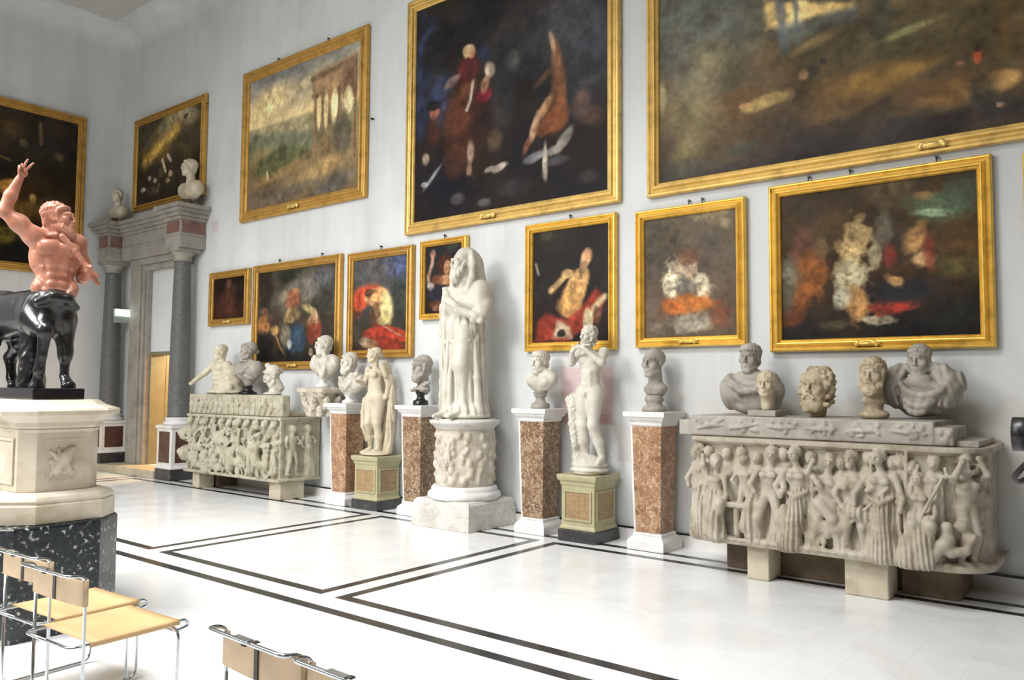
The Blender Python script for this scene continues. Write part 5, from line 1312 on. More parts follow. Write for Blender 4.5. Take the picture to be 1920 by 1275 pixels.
    # open hand with two raised fingers
    S.ell((.41, -.228, 1.575), (.022, .034, .036), k=.012)
    for a, b, c in (((.41, -.205, 1.6), (.415, -.185, 1.63), (.42, -.165, 1.656)), ((.412, -.222, 1.61), (.42, -.216, 1.645), (.43, -.205, 1.672)), ((.414, -.24, 1.606), (.44, -.245, 1.626), (.45, -.24, 1.604)), ((.414, -.255, 1.596), (.436, -.262, 1.61), (.445, -.258, 1.59)), ((.42, -.25, 1.56), (.44, -.266, 1.575), (.452, -.262, 1.6))):
        S.path([a, b, c], [.0095, .009, .0075], k=.004)
    # left arm and fist round the club
    S.path([(.4, .165, 1.12), (.375, .225, .97), (.4, .215, .86)], [.058, .05, .042], k=.03); S.path([(.4, .215, .86), (.48, .2, .87), (.55, .185, .895)], [.042, .038, .026], k=.02)
    S.ell((.56, .185, .9), (.03, .032, .034), k=.012)
    for j in range(4):
        p = np.array((.545 + .004 * j, .168 + .016 * j, .922 - .018 * j))
        S.path([p + (.0, -.01, .0), p + (.035, -.002, .012), p + (.052, .012, -.002), p + (.042, .026, -.012)], [.011, .011, .0105, .009], k=.004)
    S.path([(.55, .2, .93), (.575, .185, .94), (.6, .19, .93)], [.012, .011, .009], k=.006)
    head(S, (.42, .02, 1.28), rot('Z', 138) @ rot('X', -4), .97, 'curls', 'full', .19, seed=21)
    S.build('human_torso', M['red_marble'], t).location.z = .045
    c = Sculpt((.36, -.05, .7), (.72, .34, 1.2), .006)
    c.path([(.5, .02, 1.14), (.53, .1, 1.04), (.56, .18, .915), (.575, .25, .81)], [.024, .021, .018, .016], k=.01)
    r = random.Random(3)
    for i in range(16):
        u = r.random(); a = r.uniform(0, 6.28)
        c.ell((.5 + .075 * u + .018 * math.cos(a), .02 + .235 * u, 1.13 - .31 * u + .018 * math.sin(a)), (.013,) * 3, k=.01)
    c.build('club', M['red_marble'], t).location = (.0, .0, .045)


def drum():
    t = thing('drum_pedestal', 'round carved marble drum on a square stone block, carrying the hooded statue', 'pedestal', (-6.695, 7.53, 0))
    hx, hy = .47, .45
    MB().stack(hx, hy, [(.001, 0), (.2, 0), (.2, -.008), (.21, -.008), (.3, -.02), (.335, -.05)]).build('block', M['plinth'], t, .006)
    MB().lathe([(.336, .44), (.36, .455), (.4, .45), (.42, .43), (.43, .405), (.455, .41), (.475, .4), (.49, .385)], n=56).build('base_moulding', M['slab'], t)
    S = Sculpt((-.47, -.47, .48), (.47, .47, 1.22), .0095)
    S.cap((0, 0, .3), (0, 0, 1.4), .355, .355, k=0)
    S.box((0, 0, 0), (1, 1, .485), 0, k=0, sub=True)
    r = random.Random(5)
    for i in range(13):
        a = -PI + 2 * PI * i / 13; x, y = math.cos(a), math.sin(a)
        for j in range(9):
            b = a + r.uniform(-.2, .2); q = .35; z = .55 + .068 * j + r.uniform(-.02, .02)
            S.ell((q * math.cos(b), q * math.sin(b), z), (r.uniform(.025, .05),) * 2 + (r.uniform(.03, .07),), k=.02)
    S.path([(.07, -.37, 1.08), (.1, -.37, .95), (.07, -.37, .8), (.02, -.36, .7)], [.02, .035, .03, .015], k=.015, disp=strands(150, .008, 'x', 2))
    S.box((0, 0, 1.4), (1, 1, .225), 0, k=0, sub=True)
    S.build('carved_drum', M['drum'], t)
    MB().lathe([(1.17, .36), (1.19, .37), (1.22, .4), (1.24, .43), (1.255, .44), (1.28, .44), (1.285, .425), (1.288, .38), (1.302, .37)], n=56).build('cornice', M['plinth'], t)


# ------------------------------------------------------------------ pedestals
def breccia_pillars():
    for x, y, lab in ((-9.145, 7.73, 'brown breccia pillar beside the carved left sarcophagus'), (-7.665, 7.73, 'brown breccia pillar between the nude female statue and the big drum'),
                      (-5.675, 7.72, 'brown breccia pillar between the big drum and the flute player'), (-4.17, 7.73, 'brown breccia pillar between the flute player and the large right sarcophagus')):
        t = thing('breccia_pedestal', lab, 'pedestal', (x, y, 0), group='breccia pillars carrying heads')
        hw = .145
        MB().stack(hw, hw, [(.001, .07), (.09, .07), (.11, .06), (.15, .02), (.165, .025), (.18, .01)]).build('base', M['slab'], t, .004)
        R = []
        for z, a in ((.181, .145), (.7, .16), (1.29, .172)): R.append([(sx * a, sy * a, z) for sx, sy in ((-1, -1), (1, -1), (1, 1), (-1, 1))])
        MB().rings(R).build('shaft', M['rosy'] if x in (-9.145, -4.17) else M['brown'], t, .003)
        for sx in (-1, 1):
            m = MB()
            R = []
            for z, a in ((.181, .145), (.7, .16), (1.29, .172)): R.append([(sx * a, -a * .98, z), (sx * (a + .022), -a * .98, z), (sx * (a + .022), a, z), (sx * a, a, z)][::sx])
            if sx < 0: m.rings(R).build('edge_strip', M['slab'], t)
        MB().stack(.172, .172, [(1.291, .0), (1.31, .012), (1.33, .012), (1.36, .04), (1.385, .05), (1.39, .07), (1.43, .075), (1.444, .07)]).build('cap', M['slab'], t, .003)


def olive_pedestals():
    for x, y, hx, hy, lab in ((-8.51, 7.735, .26, .235, 'left olive panelled pedestal under the nude female statue'), (-4.975, 7.69, .245, .25, 'right olive panelled pedestal under the flute player')):
        t = thing('olive_pedestal', lab, 'pedestal', (x, y, 0), group='olive panelled pedestals')
        MB().stack(hx, hy, [(.001, 0), (.12, 0), (.13, -.012)]).build('base', M['darkbase'], t, .005)
        MB().stack(hx - .03, hy - .03, [(.131, .015), (.15, .015), (.175, 0), (.6, 0), (.625, .012), (.65, .014), (.67, .034), (.69, .04), (.712, .044), (.73, .04)]).build('body', M['olive'], t, .003)
        for nx, ny in ((0, -1), (1, 0), (-1, 0)):
            w = (hx if ny else hy) - .085
            p, f = MB(), MB()
            d = (hy if ny else hx) - .03
            for (u0, u1, z0, z1, o0, o1, mb) in ((-w, w, .25, .54, 0, .004, p), (-w - .022, w + .022, .54, .562, 0, .014, f), (-w - .022, w + .022, .228, .25, 0, .014, f), (-w - .022, -w, .25, .54, 0, .014, f), (w, w + .022, .25, .54, 0, .014, f)):
                if ny: mb.box((u0, -d - o1, z0), (u1, -d - o0 + .001, z1))
                elif nx > 0: mb.box((d + o0 - .001, u0, z0), (d + o1, u1, z1))
                else: mb.box((-d - o1, u0, z0), (-d - o0 + .001, u1, z1))
            pn = p.build('panel', M['panel'], t); f.build('panel_frame', M['olive'], pn, .003)


def centaur_pedestal():
    t = thing('centaur_pedestal', 'tall moulded stone pedestal on a dark speckled granite block, under the centaur', 'pedestal', (-6.75, 2.5, 0))
    MB().stack(.9, .51, [(.001, 0), (.73, 0), (.745, -.012)], (0, -.06), ch=.23).build('granite_block', M['granite'], t, .006)
    MB().stack(.73, .27, [(.746, .12), (.87, .12), (.88, .105), (.9, .115), (.925, .1), (.945, .05), (.95, .015)], (0, .03), ch=.1).build('base_moulding', M['pedestal'], t, .004)
    MB().stack(.73, .27, [(.951, 0), (1.36, 0), (1.375, .012), (1.385, .012)], (0, .03), ch=.09).build('body', M['pedestal'], t, .004)
    MB().stack(.73, .27, [(1.386, .01), (1.4, .025), (1.43, .03), (1.44, .05), (1.475, .09), (1.48, .125), (1.51, .135), (1.525, .12), (1.55, .045), (1.575, .012), (1.585, .0)], (0, .03), ch=.09).build('cornice', M['pedestal'], t, .003)
    S = Sculpt((.69, -.14, 1.0), (.80, .2, 1.33), .0055)
    S.box((.72, .03, 1.165), (.0115, .14, .155), .004, k=0)
    S.box((.735, .03, 1.165), (.012, .115, .13), .004, k=.003, sub=True)
    r = random.Random(9)
    S.path([(.735, -.02, 1.1), (.738, .03, 1.18), (.735, .08, 1.24)], [.03, .036, .022], k=.02); S.path([(.735, -.03, 1.1), (.735, -.06, 1.06)], [.02, .012], k=.01); S.path([(.735, .05, 1.14), (.735, .08, 1.06)], [.02, .012], k=.01); S.path([(.735, -.02, 1.18), (.735, -.06, 1.23)], [.016, .01], k=.01)
    for i in range(12): S.ell((.732, .03 + r.uniform(-.085, .085), 1.165 + r.uniform(-.1, .1)), (.012, r.uniform(.01, .022), r.uniform(.01, .03)), k=.012)
    S.build('relief_panel', M['pedestal'], t)
    # plain sunk panel on the long side
    f = MB()
    for a, b, z0, z1 in ((-.6, .6, 1.3, 1.32), (-.6, .6, 1.0, 1.02), (-.6, -.58, 1.02, 1.3), (.58, .6, 1.02, 1.3)): f.box((a, -.254, z0), (b, -.2395, z1))
    f.build('side_panel', M['pedestal'], t, .003)


# ------------------------------------------------------------------ carved sarcophagi
def rfig(S, h=.8, skirt=False, lean=0.0, arms=((-.16, .5), (.16, .5)), head_turn=0.0, stride=.08, depth=1.0, seated=False, back=False, seed=0, beard=False):
    """one relief figure in the current frame (x across, -y out of the stone, z up from its feet)"""
    r = random.Random(seed); k = h / .8; y = -.035 * depth * k
    q = lambda x, yy, z: (x * k + lean * z, yy * k * depth, z * k)
    if back:    # only head and shoulders show in the second row
        S.ell(q(0, -.03, .72), (.042 * k, .045 * k, .052 * k), k=.01); S.ell(q(0, -.02, .74), (.05 * k, .046 * k, .045 * k), k=.004, disp=curls(150, .008, seed)); S.ell(q(.0, -.073, .712), (.008 * k, .01, .013 * k), k=.006)
        for s in (-1, 1): S.ell(q(s * .018, -.076, .724), (.011 * k, .012, .008 * k), k=.004, sub=True)
        S.ell(q(0, -.01, .6), (.075 * k, .04 * k, .08 * k), k=.02)
        return
    top = .5 if seated else .0
    # torso
    S.ell(q(0, -.035, .42), (.07 * k, .05 * k, .07 * k), k=.015); S.ell(q(.0, -.045, .54), (.082 * k, .055 * k, .1 * k), k=.03)
    for s in (-1, 1): S.ell(q(s * .036, -.09, .565), (.038 * k, .022 * k, .03 * k), k=.015); S.ell(q(s * .09, -.04, .6), (.034 * k, .035 * k, .034 * k), k=.02)
    S.cap(q(0, -.04, .62), q(head_turn * .02, -.05, .68), .03 * k, .028 * k, k=.015)
    hx = head_turn * .03
    S.ell(q(hx, -.062, .735), (.044 * k, .05 * k, .06 * k), k=.01); S.ell(q(hx - head_turn * .014, -.045, .756), (.054 * k, .05 * k, .05 * k), k=.004, disp=curls(150, .009, seed))
    yf = q(hx, -.062, 0)[1]; zf = .735 * k; xf = q(hx + head_turn * .02, 0, .735)[0]
    S.path([(xf, yf - .046 * k, zf + .012 * k), (xf + head_turn * .006 * k, yf - .055 * k, zf - .014 * k)], [.007 * k, .0095 * k], k=.006)
    S.path([(xf - .024 * k, yf - .04 * k, zf + .016 * k), (xf + .024 * k, yf - .04 * k, zf + .016 * k)], [.011 * k, .011 * k], k=.006)
    for s in (-1, 1): S.ell((xf + s * .019 * k, yf - .05 * k, zf + .001), (.012 * k, .014 * k, .009 * k), k=.004, sub=True)
    S.ell((xf, yf - .056 * k, zf - .034 * k), (.016 * k, .01, .005 * k), k=.004, sub=True)
    if beard: S.ell(q(hx + head_turn * .015, -.085, .685), (.03 * k, .026 * k, .035 * k), k=.01)
    # legs or skirt
    if seated:
        for s in (-1, 1):
            S.path([q(s * .05, -.04, .4), q(s * .07 + .03, -.14, .34), q(s * .07, -.11, .03)], [.06 * k, .05 * k, .035 * k], k=.025)
        S.path([q(-.02, -.05, .38), q(.03, -.13, .2), q(.05, -.11, .03)], [.1 * k, .085 * k, .09 * k], k=.02, disp=strands(150, .009, 'x', 3))
    elif skirt:
        S.path([q(0, -.04, .42), q(.0 + stride * .2, -.05, .2), q(stride * .4, -.045, .015)], [.075 * k, .085 * k, .1 * k], k=.02, disp=strands(190, .009, 'x', 2))
        S.ell(q(stride * .5, -.1, .24), (.04 * k, .03 * k, .1 * k), k=.03)
        S.path([q(-.08, -.08, .44), q(0, -.1, .4), q(.085, -.075, .45)], [.016 * k, .02 * k, .016 * k], k=.008)
    else:
        for s in (-1, 1):
            x = s * stride
            S.path([q(s * .035, -.035, .4), q(x * .8 + .012, -.075, .21), q(x, -.035, .035)], [.05 * k, .037 * k, .022 * k], k=.015); S.cap(q(x, -.04, .02), q(x + .03, -.07, .012), .022 * k, .018 * k, k=.01)
    for s, (ax, az) in zip((-1, 1), arms):
        sh = np.array((s * .095, -.045, .6)); ha = np.array((ax, -.1, az)); el = (sh + ha) / 2 + np.array((s * .04, -.03, -.03))
        S.path([q(*sh), q(*el), q(*ha)], [.028 * k, .024 * k, .018 * k], k=.012); S.ell(q(*ha), (.024 * k, .022 * k, .022 * k), k=.008)


def beast(S, L=.2, seed=0, big=False):
    """goat, dog or horse in relief, facing +x"""
    k = L / .2
    q = lambda x, y, z: (x * k, y * min(k, 1.6), z * k)
    S.cap(q(-.07, -.04, .15), q(.06, -.045, .16), .045 * k, .048 * k, k=.02); S.path([q(.07, -.05, .18), q(.11, -.06, .24)], [.036 * k, .026 * k], k=.02)
    S.ell(q(.13, -.065, .25), (.04 * k, .024 * min(k, 1.6), .022 * k), rot('Y', 25), k=.01)
    for x in (-.085, -.05, .05, .08): S.path([q(x, -.04, .12), q(x + .01, -.05, .06), q(x - .006, -.045, .008)], [.022 * k, .014 * k, .012 * k], k=.01)
    for x in (.11, .125): S.cap(q(x - .01, -.06, .265), q(x - .025, -.06, .305), .008 * k, .004 * k, k=.004)


def right_sarcophagus():
    t = thing('carved_sarcophagus', 'large bathtub-shaped sarcophagus crowded with carved figures, right of the breccia pillars', 'sarcophagus', (-2.24, 7.02, .301))
    L, Dp, H, rr = 1.2, .96, .95, .34
    S = Sculpt((-1.38, -.26, 0), (1.38, .945, .97), .0092)
    def slab(z0, z1, grow):
        S.box((0, Dp / 2 + .2, (z0 + z1) / 2), (L + grow - rr * .0, Dp / 2 + .2 + grow, (z1 - z0) / 2), .0, k=0)
    # body: rounded plan built as a 2-d rounded box
    def body(z0, z1, grow):
        cx, cy = 0.0, Dp / 2 + .2
        def fn(X, Y, Z):
            qx = np.abs(X) - (L + grow - rr); qy = np.abs(Y - cy) - (Dp / 2 + .2 + grow - rr)
            d = np.sqrt(np.maximum(qx, 0) ** 2 + np.maximum(qy, 0) ** 2) + np.minimum(np.maximum(qx, qy), 0) - rr
            return np.maximum(d, np.abs(Z - (z0 + z1) / 2) - (z1 - z0) / 2)
        S._put(fn, np.array((-L - .2, -.2, z0)), np.array((L + .2, 1.3, z1)), 0, False, None)
    body(.0, .95, 0); body(.0, .05, .075); body(.905, .95, .06); body(.885, .91, .03)
    def F(x, z=.055, turn=0.0):
        """frame on the front at arc position x, bending round the corners"""
        s = 1 if x > 0 else -1; a = abs(x) - (L - rr)
        if a <= 0: return S.frame((x, .012, z), rot('Z', turn))
        th = min(a / rr, PI / 2)
        return S.frame((s * (L - rr + (rr - .012) * math.sin(th)), .012 + rr * (1 - math.cos(th)), z), rot('Z', s * math.degrees(th) + turn))
    # left corner: mask above hanging cloth
    F(-1.3); S.ell((0, -.05, .72), (.055, .06, .085), k=.02); S.ell((0, -.1, .69), (.02, .03, .02), k=.01, sub=True); S.ell((0, -.1, .75), (.05, .02, .01), k=.01)
    for s in (-1, 1): S.ell((s * .025, -.1, .735), (.012, .02, .009), k=.004, sub=True)
    S.path([(-.02, -.05, .6), (0, -.05, .4), (.03, -.05, .05)], [.05, .045, .05], k=.02, disp=strands(120, .012, 'x', 3))
    F(-1.08); rfig(S, .83, True, 0, ((-.12, .4), (.15, .7)), .5, seed=1)
    F(-.9); rfig(S, .72, False, .0, ((-.02, .3), (.12, .32)), .7, seated=True, seed=2); S.ell((0, -.05, .68), (.055, .05, .07), k=.02)
    F(-.8); rfig(S, .82, back=True, seed=3); F(-.66); rfig(S, .84, back=True, seed=4)
    F(-.63, .2); rfig(S, .6, False, 0, ((-.1, .45), (.1, .62)), -.5, seed=5)
    F(-.72); S.box((.06, -.06, .3), (.12, .05, .025), .01, k=.01, disp=curls(90, .008)); S.path([(.02, -.06, .28), (.03, -.07, .05)], [.03, .03], k=.01); S.path([(.13, -.06, .27), (.16, -.07, .05)], [.05, .06], k=.01, disp=strands(130, .008, 'x'))
    F(-.42); rfig(S, .84, False, .05, ((-.1, .42), (.12, .4)), .6, stride=.11, depth=1.3, seed=6); S.path([(-.14, -.08, .33), (-.18, -.08, .12), (-.15, -.07, .02)], [.05, .06, .03], k=.02, disp=strands(140, .008, 'x'))
    F(-.28); rfig(S, .85, back=True, seed=7)
    F(-.14); rfig(S, .85, True, -.02, ((-.13, .42), (.2, .5)), -.6, stride=-.2, depth=1.3, seed=8)
    F(.06, .02); rfig(S, .84, False, .06, ((-.1, .74), (.12, .55)), .5, stride=.1, depth=1.05, seed=19); S.path([(-.02, -.08, .42), (.09, -.1, .3), (.04, -.08, .16)], [.055, .045, .03], k=.02)
    F(.12, .045); beast(S, .26, 1)
    F(.3); rfig(S, .84, False, 0, ((-.07, .36), (.12, .5)), -.4, stride=.07, seed=9, beard=True); S.path([(-.05, -.07, .36), (.04, -.09, .34), (.1, -.07, .3)], [.05, .06, .05], k=.02, disp=strands(150, .008, 'x')); S.cap((.14, -.08, .2), (.15, -.08, .82), .013, .013, k=.006)
    F(.52); rfig(S, .86, True, 0, ((-.18, .38), (.14, .36)), -.7, stride=0, depth=1.2, seed=10); S.cap((-.22, -.1, .26), (.06, -.11, .56), .014, .014, k=.006)
    F(.66); rfig(S, .85, back=True, seed=11); S.cap((.03, -.06, .25), (.05, -.06, .84), .016, .016, k=.006)
    F(.8); rfig(S, .7, False, 0, ((-.16, .5), (.1, .36)), -.4, seated=True, depth=1.25, seed=12); S.path([(.02, -.07, .3), (-.05, -.08, .14), (-.07, -.06, .01)], [.085, .095, .12], k=.03, disp=strands(150, .01, 'x')); S.cap((-.13, -.14, .06), (.17, -.12, .66), .015, .015, k=.006)
    F(.88, .28); rfig(S, .58, False, 0, ((-.12, .72), (.14, .7)), .3, seed=13)
    F(.98, .04); S.path([(-.16, -.1, .06), (-.05, -.12, .18), (.0, -.11, .12)], [.05, .05, .04], k=.02); S.path([(.0, -.12, .12), (.1, -.13, .14), (.16, -.1, .24)], [.04, .033, .025], k=.015); S.ell((-.02, -.1, .3), (.045, .045, .05), k=.015, disp=curls(160, .004)); S.ell((-.02, -.1, .21), (.06, .05, .07), k=.03); S.ell((.08, -.09, .32), (.05, .04, .05), k=.02)
    F(1.1); rfig(S, .86, False, 0, ((-.06, .74), (.06, .76)), -.5, stride=.045, depth=1.1, seed=14); S.ell((0, -.08, .74), (.085, .05, .055), k=.02, disp=curls(110, .01)); S.ell((.02, -.11, .75), (.03, .04, .018), k=.01, sub=True)
    for i, x in enumerate((-1.17, -.98, -.52, -.36, -.05, .2, .42, .6, .74, .9)):   # second row squeezed in between
        F(x); rfig(S, .86 - .03 * (i % 3), back=True, seed=50 + i)
        S.path([(.0, -.02, .56), (.02, -.025, .3), (.0, -.02, .02)], [.06, .05, .07], k=.02, disp=strands(150, .008, 'x', 2))
        S.path([(-.05, -.05, .52), (-.02, -.07, .42), (.05, -.06, .5)], [.02, .018, .014], k=.01)
    r = random.Random(4)
    for x in (1.3, 1.42):   # shallow tree and rocks round the end
        F(x)
        for i in range(16): S.ell((r.uniform(-.08, .08), -.015, .05 + r.random() * .8), (r.uniform(.02, .05), .025, r.uniform(.025, .06)), k=.02)
    for i in range(34):     # rocky ground line
        F(-1.15 + 2.4 * i / 33, .05); S.ell((0, -.06, .0), (.05, .05, r.uniform(.015, .035)), k=.015)
    S.frame()
    S.build('carved_chest', M['aged'], t, 1)
    # lid: front slab with little scenes, resting on the chest
    t = thing('sarcophagus_lid', 'grey stone lid slab with shallow carved scenes, on the large right sarcophagus', 'sarcophagus lid', (-2.24, 7.02, 1.253))
    S = Sculpt((-1.32, -.02, 0), (1.06, .95, .21), .0085)
    S.box((-.145, .49, .095), (1.035, .44, .095), .006, k=0)
    S.box((-1.24, .49, .07), (.07, .44, .075), .006, k=0); S.box((.95, .36, .07), (.08, .3, .078), .02, k=0)
    S.box((-.145, .04, .1), (1.0, .012, .072), .0, k=.002, sub=True)
    for i in range(6):
        x = -1.0 + .34 * i
        for j in range(9): S.ell((x + r.uniform(-.13, .13), .055, .1 + r.uniform(-.05, .055)), (r.uniform(.012, .035), .02, r.uniform(.01, .026)), rot('Y', r.uniform(0, 180)), k=.012)
        S.path([(x - .12, .052, .06 + r.random() * .06), (x, .045, .1), (x + .12, .052, .07 + r.random() * .06)], [.012, .02, .01], k=.012)
    for j in range(8): S.ell((.95 + r.uniform(-.05, .05), .06, .07 + r.uniform(-.04, .04)), (.02, .015, .025), k=.012)
    S.box((0, 0, -.1), (3, 3, .1), 0, k=0, sub=True)
    S.build('slab', M['grey'], t)
    MB().box((-1.2, .12, .0), (1.19, .94, .045)).build('back_slab', M['grey'], t, .006)
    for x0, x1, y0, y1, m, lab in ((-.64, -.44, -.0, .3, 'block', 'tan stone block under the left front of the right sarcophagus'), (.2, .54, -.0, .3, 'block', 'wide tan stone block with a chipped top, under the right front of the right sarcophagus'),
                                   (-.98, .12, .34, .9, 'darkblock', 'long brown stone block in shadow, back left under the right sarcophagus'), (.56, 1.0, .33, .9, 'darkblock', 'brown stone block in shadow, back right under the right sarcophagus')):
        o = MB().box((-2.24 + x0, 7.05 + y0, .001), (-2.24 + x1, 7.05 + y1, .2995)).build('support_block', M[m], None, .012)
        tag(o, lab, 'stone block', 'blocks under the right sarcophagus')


def left_sarcophagus():
    t = thing('carved_sarcophagus', 'box-shaped sarcophagus covered in a carved battle, beside the doorway column', 'sarcophagus', (-11.34, 7.25, .261))
    L, Dp, H = 1.27, .72, .96
    S = Sculpt((-1.46, -.16, 0), (1.34, .73, .965), .0115)
    S.box((0, Dp / 2, H / 2), (L, Dp / 2, H / 2), .004, k=0)
    S.box((0, Dp / 2 - .03, .025), (L + .04, Dp / 2 + .03, .025), .004, k=0); S.box((0, Dp / 2 - .02, .935), (L + .02, Dp / 2 + .01, .025), .004, k=0)
    r = random.Random(17)
    # row of heads in little hollows under the rim
    for i in range(11):
        x = -1.15 + 2.3 * i / 10
        S.ell((x + .055, -.0, .86), (.03, .05, .045), k=.012, sub=True); S.ell((x, -.05, .84), (.05, .05, .06), k=.01, disp=curls(150, .006, i))
        S.ell((x, -.097, .825), (.01, .012, .016), k=.006)
        for s in (-1, 1): S.ell((x + s * .02, -.097, .842), (.013, .016, .01), k=.004, sub=True)
        S.ell((x, -.03, .865), (.058, .05, .045), k=.006, disp=curls(130, .012, i))
    for i in range(14):
        x = -1.12 + 2.24 * i / 13
        S.frame((x, .0, .05 + (i % 3) * .1), rot('Z', r.uniform(-15, 15)))
        rfig(S, .66 - .08 * (i % 2), i % 3 == 1, r.uniform(-.14, .14), ((-.17, r.uniform(.3, .72)), (.17, r.uniform(.3, .74))), r.choice((-.7, .7)), stride=r.uniform(.06, .14), depth=1.3, seed=30 + i, seated=(i % 4 == 3), beard=i % 2 == 0)
    for x, z, L2, fl in ((-.8, .2, .3, 1), (-.15, .3, .32, -1), (.5, .18, .3, 1), (.2, .02, .3, -1), (.9, .04, .28, -1), (-.4, .02, .28, 1)):
        S.frame((x, .0, z), rot('Z', 0) if fl > 0 else np.diag([-1.0, 1, 1])); beast(S, L2, big=True)
    S.frame()
    for i in range(70): S.ell((r.uniform(-1.2, 1.2), -.03, .05 + r.random() * .72), (r.uniform(.02, .05), .035, r.uniform(.02, .06)), rot('Y', r.uniform(0, 180)), k=.02)
    for i in range(46): S.ell((r.uniform(-1.2, 1.2), -.08, .1 + r.random() * .7), (.02, .075, .04), rot('Y', r.uniform(0, 180)), k=.012, sub=True)
    # lions at the left corner
    for zz, s in ((.62, 1.0), (.3, 1.1)): S.ell((-1.31, .0, zz), (.1 * s, .13, .12 * s), k=.04, disp=curls(70, .012)); S.ell((-1.36, -.09, zz + .03), (.05, .05, .05), k=.03)
    # quieter end panel
    S.box((L + .02, Dp / 2 + .02, .49), (.035, Dp / 2 - .05, .38), .005, k=.004, sub=True)
    for y0, sd in ((.2, 3), (.48, 5)):
        S.frame((L - .012, y0, .1), rot('Z', 90)); rfig(S, .74, sd == 5, 0, ((-.12, .45), (.1, .5)), .4, depth=.55, seed=sd)
    S.frame()
    S.build('carved_chest', M['battle'], t, 1)
    t = thing('sarcophagus_lid', 'cream lid slab with a packed carved frieze, on the left sarcophagus', 'sarcophagus lid', (-11.34, 7.25, 1.223))
    S = Sculpt((-1.33, -.06, 0), (1.31, .73, .33), .0105)
    S.box((.0, .08, .16), (1.28, .07, .16), .005, k=0); S.box((0, .4, .035), (1.26, .3, .035), .005, k=0)
    S.box((-.45, .4, .2), (.83, .28, .119), .005, k=0)
    for i in range(16):
        x = -1.17 + 2.2 * i / 15
        S.ell((x, -.01, .24), (.028, .03, .033), k=.01); S.ell((x, .0, .16), (.045, .035, .065), k=.02); S.path([(x, .0, .12), (x + r.uniform(-.06, .06), -.01, .04)], [.028, .018], k=.01)
        S.path([(x, -.01, .19), (x + r.uniform(-.08, .08), -.02, r.uniform(.1, .27))], [.018, .012], k=.01)
        S.ell((x + .06, .005, r.uniform(.05, .25)), (.02, .03, .03), k=.008, sub=True)
    S.box((0, 0, -.1), (3, 3, .1), 0, k=0, sub=True)
    S.build('slab', M['battle'], t)
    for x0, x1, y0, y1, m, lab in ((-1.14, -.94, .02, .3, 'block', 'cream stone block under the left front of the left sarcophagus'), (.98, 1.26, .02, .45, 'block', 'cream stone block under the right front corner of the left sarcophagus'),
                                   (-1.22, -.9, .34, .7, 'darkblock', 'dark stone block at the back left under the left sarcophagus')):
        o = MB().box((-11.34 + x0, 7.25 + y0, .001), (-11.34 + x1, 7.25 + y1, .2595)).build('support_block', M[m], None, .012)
        tag(o, lab, 'stone block', 'blocks under the left sarcophagus')


# ------------------------------------------------------------------ chairs
def make_chair(label):
    t = thing('tube_chair', label, 'chair', (0, 0, 0), 0, 'tubular steel and leather chairs')
    r = .0085; w = .25
    loop = [(-w, 0, .6), (-w, 0, .012), (-w, .5, .012), (-w, .5, .4), (w, .5, .4), (w, .5, .012), (w, 0, .012), (w, 0, .77), (w, -.085, .782), (-w, -.085, .782), (-w, 0, .77), (-w, 0, .6)]
    MB().tube(roundpath(loop, .055), r, 10).build('frame', M['chrome'], t)
    q = .232
    s = [(0, -.055, .434), (q, -.055, .434), (q, .55, .438), (q, .572, .405), (q, .5, .388), (-q, .5, .388), (-q, .572, .405), (-q, .55, .438), (-q, -.055, .434), (0, -.055, .434)]
    MB().tube(roundpath(s, .05), r, 10).build('seat_frame', M['chrome'], t)
    # leather seat sling: slightly sagging, wrapped round the side rails
    us = [-1, -.994, -.955, -.85, -.6, -.3, 0, .3, .6, .85, .955, .994, 1]; n, m = 13, 9; V, F = [], []
    for side in (0, 1):
        for j in range(m):
            y = .035 + .475 * j / (m - 1)
            for i in range(n):
                u = us[i]; x = u * (.2475 if not side else .2455)
                z = .4495 - .014 * (1 - u * u) * math.sin(PI * (j + .6) / m) - (.004 if side else 0) - (.024 if abs(u) == 1 else .008 if abs(u) > .99 else 0)
                V.append((x, y, z))
    for j in range(m - 1):
        for i in range(n - 1):
            a = j * n + i; F.append((a, a + 1, a + n + 1, a + n)); b = a + n * m; F.append((b, b + n, b + n + 1, b + 1))
    k = n * m
    for i in range(n - 1):
        F.append((i, k + i, k + i + 1, i + 1)); a = (m - 1) * n + i; F.append((a, a + 1, k + a + 1, k + a))
    for j in range(m - 1):
        a = j * n; F.append((a, a + n, k + a + n, k + a)); b = a + n - 1; F.append((b, k + b, k + b + n, b + n))
    mobj('seat', V, F, M['leather'], t, True)
    # back band slung between the uprights
    pts = []
    for i in range(17):
        u = -1 + 2 * i / 16; pts.append((u * (w + .004), -.014 - .012 * (1 - u * u), 0))
    R = [[(x, y, z) for x, y, _ in pts] + [(x, y + .006, z) for x, y, _ in reversed(pts)] for z in (.628, .69, .75)]
    bb = MB().rings(R).tube([(-w, 0, .627), (-w, 0, .752)], .0135, 12).tube([(w, 0, .627), (w, 0, .752)], .0135, 12).build('back_band', M['leatherback'], t)
    b = MB().box((-.012, -.031, .632), (.012, -.026, .748)); b.box((-.012, -.086, .765), (.012, -.022, .77)); b.build('strap', M['steel'], bb)
    MB().box((-.05, -.1, .789), (.05, -.07, .796)).build('clip_plate', M['chrome'], t, .003)
    return t


